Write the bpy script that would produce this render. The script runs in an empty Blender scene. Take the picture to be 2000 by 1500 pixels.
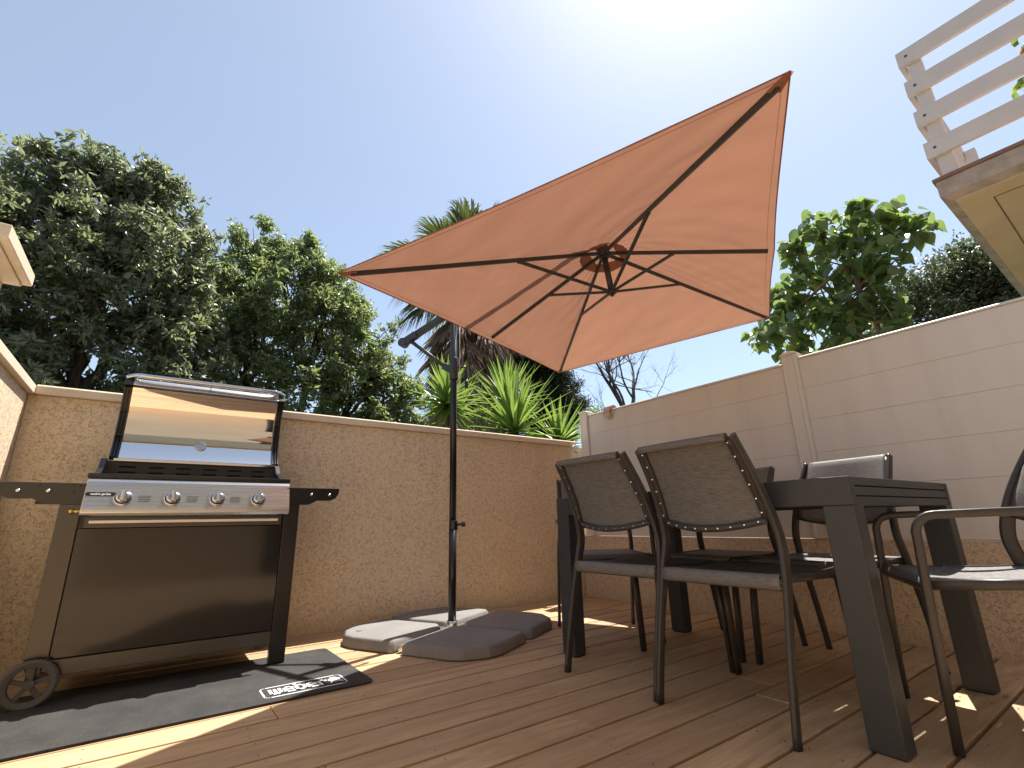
import bpy, bmesh, math, random
import numpy as np
from mathutils import Vector, Matrix
R_ = math.radians
random.seed(7); rng = np.random.default_rng(7)
scn = bpy.context.scene
COL = scn.collection

# ------------------------------------------------------------------ camera
YAW, PIT, ROL, FPX, CAMH = 0.632848, 0.280462, -0.0215758, 937.73, 0.64
def cam_basis():
    cy, sy, cp, sp = math.cos(YAW), math.sin(YAW), math.cos(PIT), math.sin(PIT)
    fw = Vector((sy*cp, cy*cp, sp)); rt = Vector((cy, -sy, 0)); up = rt.cross(fw)
    c, s = math.cos(ROL), math.sin(ROL)
    return c*rt+s*up, -s*rt+c*up, fw
rt, up, fw = cam_basis()
cd = bpy.data.cameras.new('camera'); cam = bpy.data.objects.new('camera', cd); COL.objects.link(cam)
m = Matrix((rt, up, -fw)).transposed().to_4x4(); m.translation = Vector((0, 0, CAMH)); cam.matrix_world = m
cd.sensor_width = 36; cd.sensor_fit = 'HORIZONTAL'; cd.lens = 36*FPX/2000; cd.clip_start = 0.02; cd.clip_end = 2000
scn.camera = cam

# ------------------------------------------------------------------ light
SUN = Vector((0.448, 0.155, 1.0)).normalized()
el = math.asin(SUN.z); az = math.atan2(SUN.x, SUN.y)      # azimuth clockwise from +Y
w = bpy.data.worlds.new('World'); scn.world = w; w.use_nodes = True
nt = w.node_tree; bg = nt.nodes['Background']
sky = nt.nodes.new('ShaderNodeTexSky'); sky.sky_type = 'NISHITA'; sky.sun_disc = False
sky.sun_elevation = el; sky.sun_rotation = az; sky.air_density = 1.0; sky.dust_density = .8; sky.ozone_density = 1.6; sky.altitude = 0
# constant haze added to the sky colour, evening it and lifting the fill
hz = nt.nodes.new('ShaderNodeVectorMath'); hz.operation = 'MULTIPLY_ADD'; hz.inputs[1].default_value = (.62, .62, .62); hz.inputs[2].default_value = (.95, 1.02, 1.02)
nt.links.new(sky.outputs[0], hz.inputs[0]); nt.links.new(hz.outputs[0], bg.inputs[0]); bg.inputs[1].default_value = 0.12
sd = bpy.data.lights.new('sun', 'SUN'); sd.energy = 5.0; sd.angle = R_(0.53); sd.color = (1.0, 0.94, 0.84)
so = bpy.data.objects.new('sun', sd); COL.objects.link(so); so.rotation_mode = 'QUATERNION'
so.rotation_quaternion = SUN.to_track_quat('Z', 'Y')
scn.view_settings.view_transform = 'Standard'; scn.view_settings.look = 'None'
scn.view_settings.exposure = 1.0; scn.view_settings.gamma = 1.0
scn.cycles.max_bounces = 10; scn.cycles.diffuse_bounces = 5; scn.cycles.transparent_max_bounces = 8
scn.cycles.caustics_reflective = True; scn.cycles.sample_clamp_indirect = 6
scn.cycles.use_denoising = True

# ------------------------------------------------------------------ materials
class Mat:
    def __init__(s, name, col=(.5,.5,.5), rough=.6, metal=0., spec=.5):
        s.m = bpy.data.materials.new(name); s.m.use_nodes = True; s.t = s.m.node_tree; s.n = s.t.nodes; s.l = s.t.links
        s.b = s.n['Principled BSDF']; s.out = s.n['Material Output']
        s.b.inputs['Base Color'].default_value = (*col, 1); s.b.inputs['Roughness'].default_value = rough
        s.b.inputs['Metallic'].default_value = metal; s.b.inputs['Specular IOR Level'].default_value = spec
        s._co = None
    def co(s):
        if not s._co: s._co = s.n.new('ShaderNodeTexCoord')
        return s._co.outputs['Object']
    def map(s, scale, src=None):
        mp = s.n.new('ShaderNodeMapping'); mp.inputs['Scale'].default_value = scale
        s.l.new(src or s.co(), mp.inputs[0]); return mp.outputs[0]
    def noise(s, scale, detail=3, rough=.5, vec=None, dist=0.):
        t = s.n.new('ShaderNodeTexNoise'); t.inputs['Scale'].default_value = scale; t.inputs['Detail'].default_value = detail
        t.inputs['Roughness'].default_value = rough; t.inputs['Distortion'].default_value = dist
        s.l.new(vec or s.co(), t.inputs['Vector']); return t.outputs['Fac']
    def ramp(s, fac, stops, interp='LINEAR'):
        r = s.n.new('ShaderNodeValToRGB'); r.color_ramp.interpolation = interp; e = r.color_ramp.elements
        while len(e) < len(stops): e.new(.5)
        for q, (p, c) in zip(e, stops):
            q.position = p; q.color = (c, c, c, 1) if isinstance(c, (int, float)) else (*c, 1)
        s.l.new(fac, r.inputs[0]); return r.outputs[0]
    def mix(s, fac, a, b, mode='MIX'):
        x = s.n.new('ShaderNodeMix'); x.data_type = 'RGBA'; x.blend_type = mode
        for i, v in ((0, fac), (6, a), (7, b)):
            if isinstance(v, (int, float)): x.inputs[i].default_value = v if i == 0 else (v, v, v, 1)
            elif isinstance(v, tuple): x.inputs[i].default_value = (*v, 1)
            else: s.l.new(v, x.inputs[i])
        return x.outputs[2]
    def math(s, op, a, b=None):
        x = s.n.new('ShaderNodeMath'); x.operation = op
        for i, v in ((0, a), (1, b)):
            if v is None: continue
            if isinstance(v, (int, float)): x.inputs[i].default_value = v
            else: s.l.new(v, x.inputs[i])
        return x.outputs[0]
    def island(s):
        return s.n.new('ShaderNodeNewGeometry').outputs['Random Per Island']
    def color(s, c): s.l.new(c, s.b.inputs['Base Color']); return s
    def roughness(s, c): s.l.new(c, s.b.inputs['Roughness']); return s
    def bump(s, h, strength=.5, dist=.01):
        x = s.n.new('ShaderNodeBump'); x.inputs['Strength'].default_value = strength; x.inputs['Distance'].default_value = dist
        s.l.new(h, x.inputs['Height']); s.l.new(x.outputs[0], s.b.inputs['Normal']); s.bn = x.outputs[0]; return s
    def translucent(s, fac, col, colsock=None):
        t = s.n.new('ShaderNodeBsdfTranslucent'); mx = s.n.new('ShaderNodeMixShader'); mx.inputs[0].default_value = fac
        if colsock: s.l.new(colsock, t.inputs[0])
        else: t.inputs[0].default_value = (*col, 1)
        s.l.new(s.b.outputs[0], mx.inputs[1]); s.l.new(t.outputs[0], mx.inputs[2]); s.l.new(mx.outputs[0], s.out.inputs[0]); return s

def roughcast(name, base, dark, seed=0.):
    M = Mat(name, base, .92, spec=.2)
    mp = M.n.new('ShaderNodeMapping'); mp.inputs['Location'].default_value = (seed, seed, seed); M.l.new(M.co(), mp.inputs[0]); v = mp.outputs[0]
    a = M.noise(60, 2, .55, v, .8)
    worm = M.ramp(M.math('ABSOLUTE', M.math('SUBTRACT', a, .5)), [(0.0, 0.), (.022, .45), (.05, 1.)])
    msk = M.ramp(M.noise(44, 2, .5, v), [(.42, 1.), (.54, 0.)])
    groove = M.math('MAXIMUM', worm, msk)
    fine = M.noise(170, 3, .6, v)
    big = M.noise(2.2, 4, .6, v)
    col = M.mix(M.ramp(big, [(.3, 0.), (.7, 1.)]), tuple(c*.90 for c in base), tuple(min(1, c*1.06) for c in base))
    col = M.mix(M.ramp(fine, [(.35, 1.), (.6, 0.)]), col, tuple(c*.80 for c in base))
    col = M.mix(M.math('MULTIPLY', M.math('SUBTRACT', 1., groove), .95), col, dark)  # cavity shade of the grooves put into the colour
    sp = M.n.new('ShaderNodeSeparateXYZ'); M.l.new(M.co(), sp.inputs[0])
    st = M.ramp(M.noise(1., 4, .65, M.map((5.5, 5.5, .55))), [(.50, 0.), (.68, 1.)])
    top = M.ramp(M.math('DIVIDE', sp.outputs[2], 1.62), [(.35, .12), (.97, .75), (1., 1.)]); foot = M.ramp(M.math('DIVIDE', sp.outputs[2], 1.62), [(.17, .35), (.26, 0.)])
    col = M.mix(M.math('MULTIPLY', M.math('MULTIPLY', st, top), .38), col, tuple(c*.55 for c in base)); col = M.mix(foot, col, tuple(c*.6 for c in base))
    M.color(col)
    h = M.math('ADD', M.math('MULTIPLY', groove, .7), M.math('MULTIPLY', fine, .45))
    h = M.math('ADD', h, M.math('MULTIPLY', a, .5))
    M.bump(h, .55, .0045); return M.m

m_wall = roughcast('ochre_roughcast', (.80, .66, .48), (.36, .25, .16))
m_wall2 = roughcast('ochre_roughcast_low', (.70, .57, .42), (.30, .21, .14), 3.3)
def plain(name, col, rough, var=.08, sc=6, bumpsc=120, bs=.12, spec=.4):
    M = Mat(name, col, rough, spec=spec)
    n = M.noise(sc, 5, .6); M.color(M.mix(M.ramp(n, [(.3, 0.), (.7, 1.)]), tuple(c*(1-var) for c in col), tuple(min(1, c*(1+var)) for c in col)))
    M.bump(M.noise(bumpsc, 3), bs, .002); return M.m
m_cap = plain('coping_stone', (.68, .57, .44), .8, .10, 5, 90, .3)
M = Mat('cream_panel', (.67, .64, .59), .5)
c = M.mix(M.ramp(M.noise(1., 4, .6, M.map((8, 8, .9))), [(.45, 0.), (.75, .5)]), (.67, .64, .59), (.57, .535, .48)); c = M.mix(M.ramp(M.noise(140, 1), [(.74, 0.), (.77, .35)]), c, (.3, .25, .2))
M.color(c); M.bump(M.noise(3, 2), .10, .01); m_pvc = M.m
m_facade = plain('facade_render', (.62, .49, .34), .9, .06, 1.5, 80, .5)
m_soffit = plain('soffit_render', (.72, .57, .38), .9, .08, 3, 140, .5)
m_conc = plain('stained_concrete', (.42, .36, .31), .9, .3, 7, 60, .5)
m_tile = plain('brown_edge_tile', (.25, .15, .11), .6, .2)
m_whitew = plain('white_painted_wood', (.68, .65, .64), .6, .05)
m_lip = plain('pale_steel', (.80, .78, .74), .4)
m_black = Mat('black_enamel', (.012, .012, .014), .28).m
m_dgrey = plain('anthracite_powder_coat', (.040, .044, .049), .42, .06, 20, 400, .08)
m_chair = plain('brown_grey_tube', (.045, .042, .042), .35, .08, 20, 400, .05)
m_rubber = plain('grey_plastic', (.075, .072, .072), .65, .1)
m_glass = Mat('dark_window', (.02, .025, .03), .05).m
m_rivet = Mat('rivet_steel', (.75, .73, .70), .22, 1.).m
m_brass = Mat('brass', (.75, .48, .2), .3, 1.).m
m_white = Mat('white_plastic', (.78, .78, .76), .4).m
m_print = Mat('white_print', (.88, .88, .93), .6).m
m_terra = plain('terracotta', (.45, .2, .11), .8)

M = Mat('pine_deck', (.5, .35, .2), .62, spec=.3)
isl = M.island()
off = M.n.new('ShaderNodeCombineXYZ'); M.l.new(M.math('MULTIPLY', isl, 37.), off.inputs[0]); M.l.new(M.math('MULTIPLY', isl, 11.), off.inputs[1])
va = M.n.new('ShaderNodeVectorMath'); va.operation = 'ADD'; M.l.new(M.co(), va.inputs[0]); M.l.new(off.outputs[0], va.inputs[1])
g1 = M.noise(1., 6, .62, M.map((1.6, 15, 12), va.outputs[0]), 1.6)
g2 = M.noise(1., 4, .6, M.map((7, 150, 60), va.outputs[0]), .3)
kn = M.n.new('ShaderNodeTexVoronoi'); kn.inputs['Scale'].default_value = 1.; M.l.new(M.map((2.3, 7.5, 3), va.outputs[0]), kn.inputs['Vector'])
knot = M.ramp(kn.outputs['Distance'], [(.03, 1.), (.10, 0.)])
c = M.mix(M.ramp(g1, [(.32, 0.), (.68, 1.)]), (.42, .275, .155), (.68, .50, .30))
c = M.mix(M.ramp(g2, [(.3, .30), (.6, 0.)]), c, (.30, .19, .11))
c = M.mix(M.ramp(isl, [(0., .62), (1., 0.)]), c, (.34, .225, .14))
c = M.mix(M.math('MULTIPLY', knot, .7), c, (.14, .075, .04))
dirt = M.noise(3.1, 4, .65)
c = M.mix(M.ramp(dirt, [(.52, 0.), (.75, .35)]), c, (.30, .22, .16))
M.color(c); M.bump(M.math('ADD', g1, M.math('MULTIPLY', g2, .5)), .25, .002); m_deck = M.m

M = Mat('ground_soil', (.2, .17, .1), .95); M.color(M.mix(M.ramp(M.noise(.7, 5), [(.4, 0.), (.6, 1.)]), (.05, .07, .03), (.10, .085, .06))); M.bump(M.noise(9, 5), .6, .05); m_ground = M.m

# umbrella cloth
M = Mat('terracotta_canvas', (.52, .20, .115), .85, spec=.15)
wv = M.noise(1., 3, .5, M.map((9, 2, 5))); cc = M.mix(M.ramp(wv, [(.3, 0.), (.7, 1.)]), (.31, .156, .106), (.37, .188, .126))
M.color(cc); M.bump(M.math('ADD', M.noise(500, 1), M.math('MULTIPLY', M.noise(7, 3, .6, None, 1.5), 5.)), .22, .004)
M.translucent(.31, (0, 0, 0), M.mix(0.5, cc, (.48, .23, .14))); m_canvas = M.m

def mesh_fabric(name, c1, c2, tr):
    M = Mat(name, c1, .6, spec=.5)
    a = M.noise(1., 2, .6, M.map((30, 60, 900))); b = M.noise(1., 2, .6, M.map((700, 700, 40)))
    f = M.ramp(M.math('ADD', M.math('MULTIPLY', a, .65), M.math('MULTIPLY', b, .35)), [(.38, 0.), (.62, 1.)])
    cc = M.mix(f, c1, c2); M.color(cc); M.bump(f, .18, .0006)
    M.translucent(tr, c2); return M.m
m_tex = mesh_fabric('woven_mesh_fabric', (.072, .069, .067), (.205, .198, .192), .03)
m_seat = mesh_fabric('woven_seat_fabric', (.095, .090, .092), (.215, .205, .208), .02)

M = Mat('brushed_steel', (.62, .61, .60), .24, 1.); 
br = M.noise(1., 3, .6, M.map((4, 500, 700))); M.roughness(M.ramp(br, [(.3, .20), (.7, .34)])); M.bump(br, .05, .0005); m_steel = M.m
m_mirror = Mat('mirror_steel', (.80, .79, .78), .035, 1.).m
m_chrome = Mat('chrome', (.66, .68, .74), .07, 1.).m
M = Mat('glossy_dark_panel', (.022, .021, .021), .09, spec=.5); M.bump(M.noise(2.6, 2), .10, .02); m_panel = M.m
M = Mat('leg_grey_metal', (.085, .078, .070), .30, .6); m_leg = M.m

M = Mat('coarse_rubber_mat', (.035, .035, .037), .85)
a = M.noise(240, 2); b = M.noise(5, 5, .6)
cc = M.mix(M.ramp(b, [(.35, 0.), (.7, 1.)]), (.016, .016, .018), (.042, .040, .038)); cc = M.mix(M.ramp(a, [(.55, 0.), (.75, .5)]), cc, (.09, .085, .08))
dst = M.ramp(M.noise(420, 0), [(.80, 0.), (.84, .6)]); cc = M.mix(dst, cc, (.4, .38, .35)); M.color(cc); M.bump(a, .8, .003); m_mat = M.m

def slabmat(name, c0):
    M = Mat(name, c0, .8); a = M.noise(5, 6, .65); b = M.noise(160, 3)
    cc = M.mix(M.ramp(a, [(.3, 0.), (.7, 1.)]), tuple(x*.85 for x in c0), tuple(x*1.15 for x in c0)); cc = M.mix(M.ramp(b, [(.4, .35), (.6, 0.)]), cc, tuple(x*.7 for x in c0))
    M.color(cc); M.bump(M.math('ADD', a, b), .4, .004); return M.m
m_slab = slabmat('grey_resin_slab', (.215, .208, .205))

def leafmat(name, dark, light, yel, yp=.06, rough=.38, tr=.38, spec=.6):
    M = Mat(name, light, rough, spec=spec)
    r = M.island(); big = M.noise(1.1, 3, .6)
    c = M.mix(r, dark, light); c = M.mix(M.ramp(big, [(.35, .45), (.65, 0.)]), c, dark)
    c = M.mix(M.ramp(r, [(1-yp, 0.), (1-yp+.01, 1.)], 'CONSTANT'), c, yel)
    M.color(c)
    M.translucent(tr, (0, 0, 0), M.mix(.6, c, tuple(min(.9, v*1.5) for v in yel))); return M.m
m_leafA = leafmat('silvery_oak_leaf', (.085, .105, .062), (.28, .30, .22), (.28, .33, .14), .06, .34, .50, 1.0)
m_leafB = leafmat('green_oak_leaf', (.085, .110, .058), (.27, .295, .19), (.30, .38, .11), .12, .38, .5, 1.0)
m_leafC = leafmat('broad_green_leaf', (.060, .100, .042), (.12, .19, .075), (.27, .38, .10), .16, .30, .45, .8)
m_leafD = leafmat('dark_conifer_leaf', (.016, .026, .014), (.036, .052, .026), (.05, .07, .03), .02, .5, .12, .3)
m_leafE = leafmat('olive_hedge_leaf', (.06, .08, .04), (.14, .165, .085), (.15, .18, .06), .05, .4, .3, .5)
m_yucca = leafmat('yucca_leaf', (.050, .115, .018), (.12, .24, .035), (.26, .36, .07), .15, .32, .42, .6)
m_palm = leafmat('palm_frond', (.035, .060, .022), (.085, .120, .040), (.17, .21, .05), .10, .38, .25, .6)
m_dead = leafmat('dead_palm_frond', (.15, .11, .08), (.38, .29, .21), (.50, .42, .32), .08, .7, .15, .2)
def bark(name, c0):
    M = Mat(name, c0, .95, spec=.1); a = M.noise(1., 5, .6, M.map((14, 14, 3)))
    M.color(M.mix(M.ramp(a, [(.35, 0.), (.65, 1.)]), tuple(x*.5 for x in c0), tuple(x*1.3 for x in c0))); M.bump(a, .8, .03); return M.m
m_bark = bark('dark_bark', (.060, .048, .040)); m_barkP = bark('palm_bark', (.12, .085, .06)); m_barkG = bark('grey_dead_bark', (.10, .085, .080))

# ------------------------------------------------------------------ helpers
def tag(o, label=None, cat=None, group=None, kind=None):
    if label: o['label'] = label
    if cat: o['category'] = cat
    if group: o['group'] = group
    if kind: o['kind'] = kind
    return o
def empty(name, loc=(0,0,0), rz=0.):
    o = bpy.data.objects.new(name, None); COL.objects.link(o); o.location = loc; o.rotation_euler = (0, 0, rz); o.empty_display_size = .1; return o
class MB:
    def __init__(s): s.v = []; s.f = []; s.sm = []
    def add(s, vs, fs, smooth=False):
        b = len(s.v); s.v += [tuple(v) for v in vs]; s.f += [tuple(b+i for i in f) for f in fs]; s.sm += [smooth]*len(fs); return s
    def box(s, x0, y0, z0, x1, y1, z1, M=None):
        vs = [Vector((x, y, z)) for x in (x0, x1) for y in (y0, y1) for z in (z0, z1)]
        if M: vs = [M @ v for v in vs]
        return s.add(vs, [(0,1,3,2),(4,6,7,5),(0,4,5,1),(2,3,7,6),(0,2,6,4),(1,5,7,3)])
    def bar(s, a, b, w, d, upv=(0,0,1)):      # rectangular bar between two points
        a = Vector(a); b = Vector(b); t = (b-a).normalized(); x = t.cross(Vector(upv))
        if x.length < 1e-4: x = t.cross(Vector((0,1,0)))
        x.normalize(); y = x.cross(t); vs = []
        for p in (a, b):
            for i, j in ((-1,-1),(1,-1),(1,1),(-1,1)): vs.append(p + x*i*w/2 + y*j*d/2)
        return s.add(vs, [(3,2,1,0),(4,5,6,7),(0,1,5,4),(1,2,6,5),(2,3,7,6),(3,0,4,7)])
    def tube(s, pts, r, n=10, ref=None, flat=None, caps=True):
        # r: radius or list; flat=(wa, wb): half widths along side vector `ref` and its perpendicular
        pts = [Vector(p) for p in pts]; k = len(pts); rr = r if isinstance(r, (list, tuple)) else [r]*k
        T = []
        for i in range(k):
            t = pts[min(i+1, k-1)] - pts[max(i-1, 0)]; T.append(t.normalized())
        u = Vector(ref) if ref else (T[0].orthogonal())
        vs = []
        for i in range(k):
            u = (u - T[i]*u.dot(T[i])).normalized(); v = T[i].cross(u)
            for j in range(n):
                a = 2*math.pi*j/n
                if flat: 
                    ca, sa = math.cos(a), math.sin(a); e = .55
                    p = u*math.copysign(abs(ca)**e, ca)*flat[0]*rr[i] + v*math.copysign(abs(sa)**e, sa)*flat[1]*rr[i]
                else: p = (u*math.cos(a) + v*math.sin(a))*rr[i]
                vs.append(pts[i]+p)
            if ref: u = Vector(ref)
        fs = [(i*n+j, i*n+(j+1) % n, (i+1)*n+(j+1) % n, (i+1)*n+j) for i in range(k-1) for j in range(n)]
        s.add(vs, fs, True)
        if caps:
            b = len(s.v)-k*n
            s.f += [tuple(b+j for j in reversed(range(n))), tuple(b+(k-1)*n+j for j in range(n))]; s.sm += [False, False]
        return s
    def cyl(s, a, b, r, n=20, r2=None): return s.tube([a, b], [r, r if r2 is None else r2], n)
    def prism(s, poly, x0, x1, axis='x'):
        n = len(poly); f = {'x': lambda t, p: (t, p[0], p[1]), 'y': lambda t, p: (p[0], t, p[1]), 'z': lambda t, p: (p[0], p[1], t)}[axis]
        vs = [f(x0, p) for p in poly]+[f(x1, p) for p in poly]
        fs = [tuple(range(n)), tuple(range(2*n-1, n-1, -1))]+[(i, n+i, n+(i+1) % n, (i+1) % n) for i in range(n)]
        return s.add(vs, fs)
    def build(s, name, mat, parent=None, bevel=0., seg=2, loc=None, rz=0., fixn=True, smooth_all=False):
        me = bpy.data.meshes.new(name); me.from_pydata(s.v, [], s.f); me.polygons.foreach_set('use_smooth', [True]*len(s.f) if smooth_all else s.sm)
        me.materials.append(mat); me.update()
        if fixn:
            b = bmesh.new(); b.from_mesh(me); bmesh.ops.recalc_face_normals(b, faces=b.faces); b.to_mesh(me); b.free()
        o = bpy.data.objects.new(name, me); COL.objects.link(o)
        if parent: o.parent = parent
        if loc: o.location = loc
        if rz: o.rotation_euler = (0, 0, rz)
        if bevel:
            md = o.modifiers.new('bevel', 'BEVEL'); md.width = bevel; md.segments = seg; md.limit_method = 'ANGLE'; md.angle_limit = R_(35)
            md.harden_normals = False
        return o
def copy_tree(o, parent=None):
    c = o.copy(); COL.objects.link(c); c.parent = parent
    for ch in list(o.children): copy_tree(ch, c)
    return c
def bez(pts, n=24):          # Catmull-Rom through points
    P = [Vector(p) for p in pts]; P = [P[0]*2-P[1]]+P+[P[-1]*2-P[-2]]; out = []
    segs = len(P)-3; per = max(2, n//segs)
    for i in range(segs):
        a, b, c, d = P[i:i+4]
        for j in range(per):
            t = j/per; out.append(.5*((2*b)+(c-a)*t+(2*a-5*b+4*c-d)*t*t+(3*b-a-3*c+d)*t**3))
    out.append(P[-2]); return out
def text_mesh(txt, size, extr=.0004, offset=0., sx=1., align='LEFT'):
    cu = bpy.data.curves.new('txt', 'FONT'); cu.body = txt; cu.size = size; cu.extrude = extr; cu.offset = offset; cu.align_x = align; cu.resolution_u = 3
    o = bpy.data.objects.new('txt', cu); COL.objects.link(o); dg = bpy.context.evaluated_depsgraph_get(); dg.update()
    me = bpy.data.meshes.new_from_object(o.evaluated_get(dg)); bpy.data.objects.remove(o)
    mb = MB(); mb.v = [(v.co.x*sx, v.co.y, v.co.z) for v in me.vertices]; mb.f = [tuple(p.vertices) for p in me.polygons]; mb.sm = [False]*len(mb.f)
    bpy.data.meshes.remove(me); return mb

# ------------------------------------------------------------------ setting
g = MB(); g.box(-300, -300, -.40, 300, 300, -.28); tag(g.build('ground', m_ground), 'dry soil and grass around the terrace', 'ground', kind='structure')
XL, XR, YB, YH = -.60, 3.234, 3.372, -2.2
d = MB(); pitch, y = .151, .848
k = 0; ys = []
yy = .848-.151*22
while yy < YB: ys.append(yy); yy += pitch
rj = random.Random(3)
joints_fix = {}
for i, y0 in enumerate(ys):
    y1 = min(y0+pitch-.0125, YB-.004)
    if y1-y0 < .02: continue
    off = [(.0, 2.1), (1.25,), (.45, 2.9), (1.9,)][i % 4]
    xs = [XL+.003]+[o+rj.uniform(-.05, .05) for o in off]+[XR-.004]
    for a, b in zip(xs, xs[1:]):
        dz = rj.uniform(-.0012, .0012); d.box(a+.0015, y0, -.036+dz, b-.0015, y1, dz)
deck = tag(d.build('deck', m_deck, bevel=.0028, seg=2), 'brown pine boards of the terrace floor', 'deck', kind='structure')
jm = MB()
for xx in np.arange(XL+.12, XR, .42): jm.box(xx-.03, YH, -.13, xx+.03, YB-.01, -.039)
jm.build('joist', m_barkP, deck)
m_under = Mat('gap_shade_black', (.006, .005, .005), .95).m
MB().box(XL+.01, YH, -.0386, XR-.01, YB-.01, -.0380).build('gap_shade_sheet', m_under, deck)  # black sheet added under the boards so the gaps look deeply shaded
sc_ = MB()
for y0 in ys:
    for xx in np.arange(XL+.12, XR, .42):
        for q in (.03, .115):
            if y0+q < YB-.02: 
                a = rj.uniform(-.006, .006); sc_.cyl((xx+a, y0+q+a*.5, -.002), (xx+a, y0+q+a*.5, .0015), .0026, 8)
o = sc_.build('screw_head', plain('weathered_screw', (.16, .11, .075), .6), deck); o['kind'] = 'stuff'

# back wall
bw = empty('garden_wall', (1.3, 3.46, -.28)); tag(bw, 'low ochre roughcast wall running behind the barbecue and the parasol', 'wall')
def sub(mb, off): mb.v = [(a-off[0], b-off[1], c-off[2]) for a, b, c in mb.v]; return mb
O = (1.3, 3.46, -.28)
sub(MB().box(-.6, YB, -.28, 3.42, 3.56, 1.322), O).build('wall_body', m_wall, bw)
cap = MB(); cap.prism([(3.345, 1.324), (3.345, 1.366), (3.353, 1.374), (3.585, 1.374), (3.592, 1.366), (3.592, 1.324)], -.574, 3.20)
sub(cap, O).build('coping', m_cap, bw, bevel=.003)
# left wall
O = (-.7, .6, -.28)
lw = empty('side_wall', O); tag(lw, 'short ochre roughcast wall at the left, catching the sun', 'wall')
sub(MB().box(-.80, YH, -.28, -.602, 3.56, 1.322), O).build('wall_body', m_wall, lw)
cap = MB(); cap.prism([(-.83, 1.324), (-.83, 1.374), (-.584, 1.374), (-.576, 1.366), (-.576, 1.324)], YH, 3.59, 'y')
sub(cap, O).build('coping', m_cap, lw, bevel=.003)
O = (-.85, 2.5, 1.374)
pl = empty('wall_pillar', O); tag(pl, 'square pillar with overhanging flat cap, standing on the left wall', 'pillar')
sub(MB().box(-1.02, 2.31, 1.3745, -.645, 2.70, 1.655), O).build('shaft', m_facade, pl)
cap = MB(); cap.box(-1.09, 2.27, 1.657, -.56, 2.72, 1.712); cap.box(-1.06, 2.295, 1.645, -.59, 2.71, 1.656)
sub(cap, O).build('pillar_cap', m_cap, pl, bevel=.004)

# right fence: low rendered wall + panels + posts
O = (3.3, 1.5, -.28)
rw = empty('low_wall', O); tag(rw, 'knee-high brown roughcast wall carrying the cream panel fence', 'wall')
sub(MB().box(XR, YH, -.28, 3.40, 3.36, .502), O).build('wall_body', m_wall2, rw)
sub(MB().box(XR+.004, YH, .503, 3.396, 3.355, .508), O).build('mortar_bed', m_cap, rw)
fn = empty('panel_fence', (3.27, 1.5, .51)); tag(fn, 'cream plastic panel fence on the low wall, taller than the garden wall', 'fence'); O = (3.27, 1.5, .51)
def panels(ya, yb, top, zs):
    p = MB(); z0 = .51
    for z1 in zs+[top]:
        c = .0035; xf = XR+.012
        p.prism([(xf+c, z0), (xf, z0+c), (xf, z1-c), (xf+c, z1), (xf+.036, z1), (xf+.036, z0)], ya, yb, 'y'); z0 = z1
    p.v = [(v[0], v[1], v[2]) for v in p.v]
    return p
zs = [.80, 1.01, 1.215, 1.42]
for ya, yb, tp in ((1.385, 3.20, 1.598), (-.62, 1.285, 1.618), (YH+.02, -.74, 1.618)):
    sub(panels(ya, yb, tp, zs), O).build('panel', m_pvc, fn)
    sub(MB().prism([(XR+.006, tp+.0005), (XR+.006, tp+.010), (XR+.012, tp+.016), (XR+.05, tp+.016), (XR+.054, tp+.0005)], ya, yb, 'y'), O).build('top_rail', m_pvc, fn)
for yc in (3.255, 1.335, -.68):
    p = MB(); w_ = .05
    h = 1.655 if yc < 3 else 1.635
    # fluted post
    prof = [(XR+.075, yc-w_), (XR-.005, yc-w_), (XR-.012, yc-w_+.007), (XR-.012, yc-.028), (XR-.006, yc-.022), (XR-.006, yc+.022), (XR-.012, yc+.028), (XR-.012, yc+w_-.007), (XR-.005, yc+w_), (XR+.075, yc+w_)]
    p.prism(prof, .51, h, 'z'); po = sub(p, O).build('post', m_pvc, fn, bevel=.002)
    cp = MB(); prof = [(yc-w_-.004, h+.0005), (yc-w_-.004, h+.008)]+[(yc-(w_-.004)*math.cos(a), h+.008+.014*math.sin(a)) for a in np.linspace(.2, math.pi-.2, 9)]+[(yc+w_+.004, h+.008), (yc+w_+.004, h+.0005)]
    cp.prism(prof, XR-.016, XR+.079, 'x'); cp = sub(cp, O).build('post_cap', m_pvc, po, bevel=.002)
# small fittings
O = (3.165, 3.325, 1.26)
h = empty('wall_fitting', O); tag(h, 'small white plastic fitting screwed to the wall next to the fence post', 'wall fitting')
MB().tube([(0, .012, .045), (0, -.006, .045)], [.03, .027], 20, flat=(.7, 1.)).build('disc', m_white, h, bevel=.003)
MB().box(-.018, -.012, -.052, .018, .012, .012).build('body', m_white, h, bevel=.008)
MB().box(-.019, -.0135, .000, .019, -.008, .006).build('slot', m_black, h)
MB().tube([(0.008, 0, -.05), (.012, 0, -.1), (.012, 0, -.14)], .006, 8).build('stem', m_white, h)
M = Mat('pink_clear_plastic', (.62, .42, .36), .15); M.b.inputs['Transmission Weight'].default_value = .35; m_clip = M.m
O = (XR+.0, 2.93, 1.60)
h = empty('bent_clip', O); tag(h, 'pinkish see-through clip hooked over the top of the panel fence', 'clip')
c = MB()
def sheet(c, pts, y0, y1, th):
    for (a, b) in zip(pts, pts[1:]):
        A, B = Vector((a[0], 0, a[1])), Vector((b[0], 0, b[1])); n = Vector((B-A).cross(Vector((0, 1, 0)))).normalized()*th
        vs = [Vector((p.x, yv, p.z))+q for p in (A, B) for yv in (y0, y1) for q in (Vector(), n)]
        c.add(vs, [(0,1,3,2),(4,6,7,5),(0,4,5,1),(2,3,7,6),(0,2,6,4),(1,5,7,3)])
sheet(c, [(-.02, -.075), (-.035, -.03), (-.012, .03), (.02, .048), (.06, .035), (.066, -.02)], -.04, .04, .003)
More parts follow.
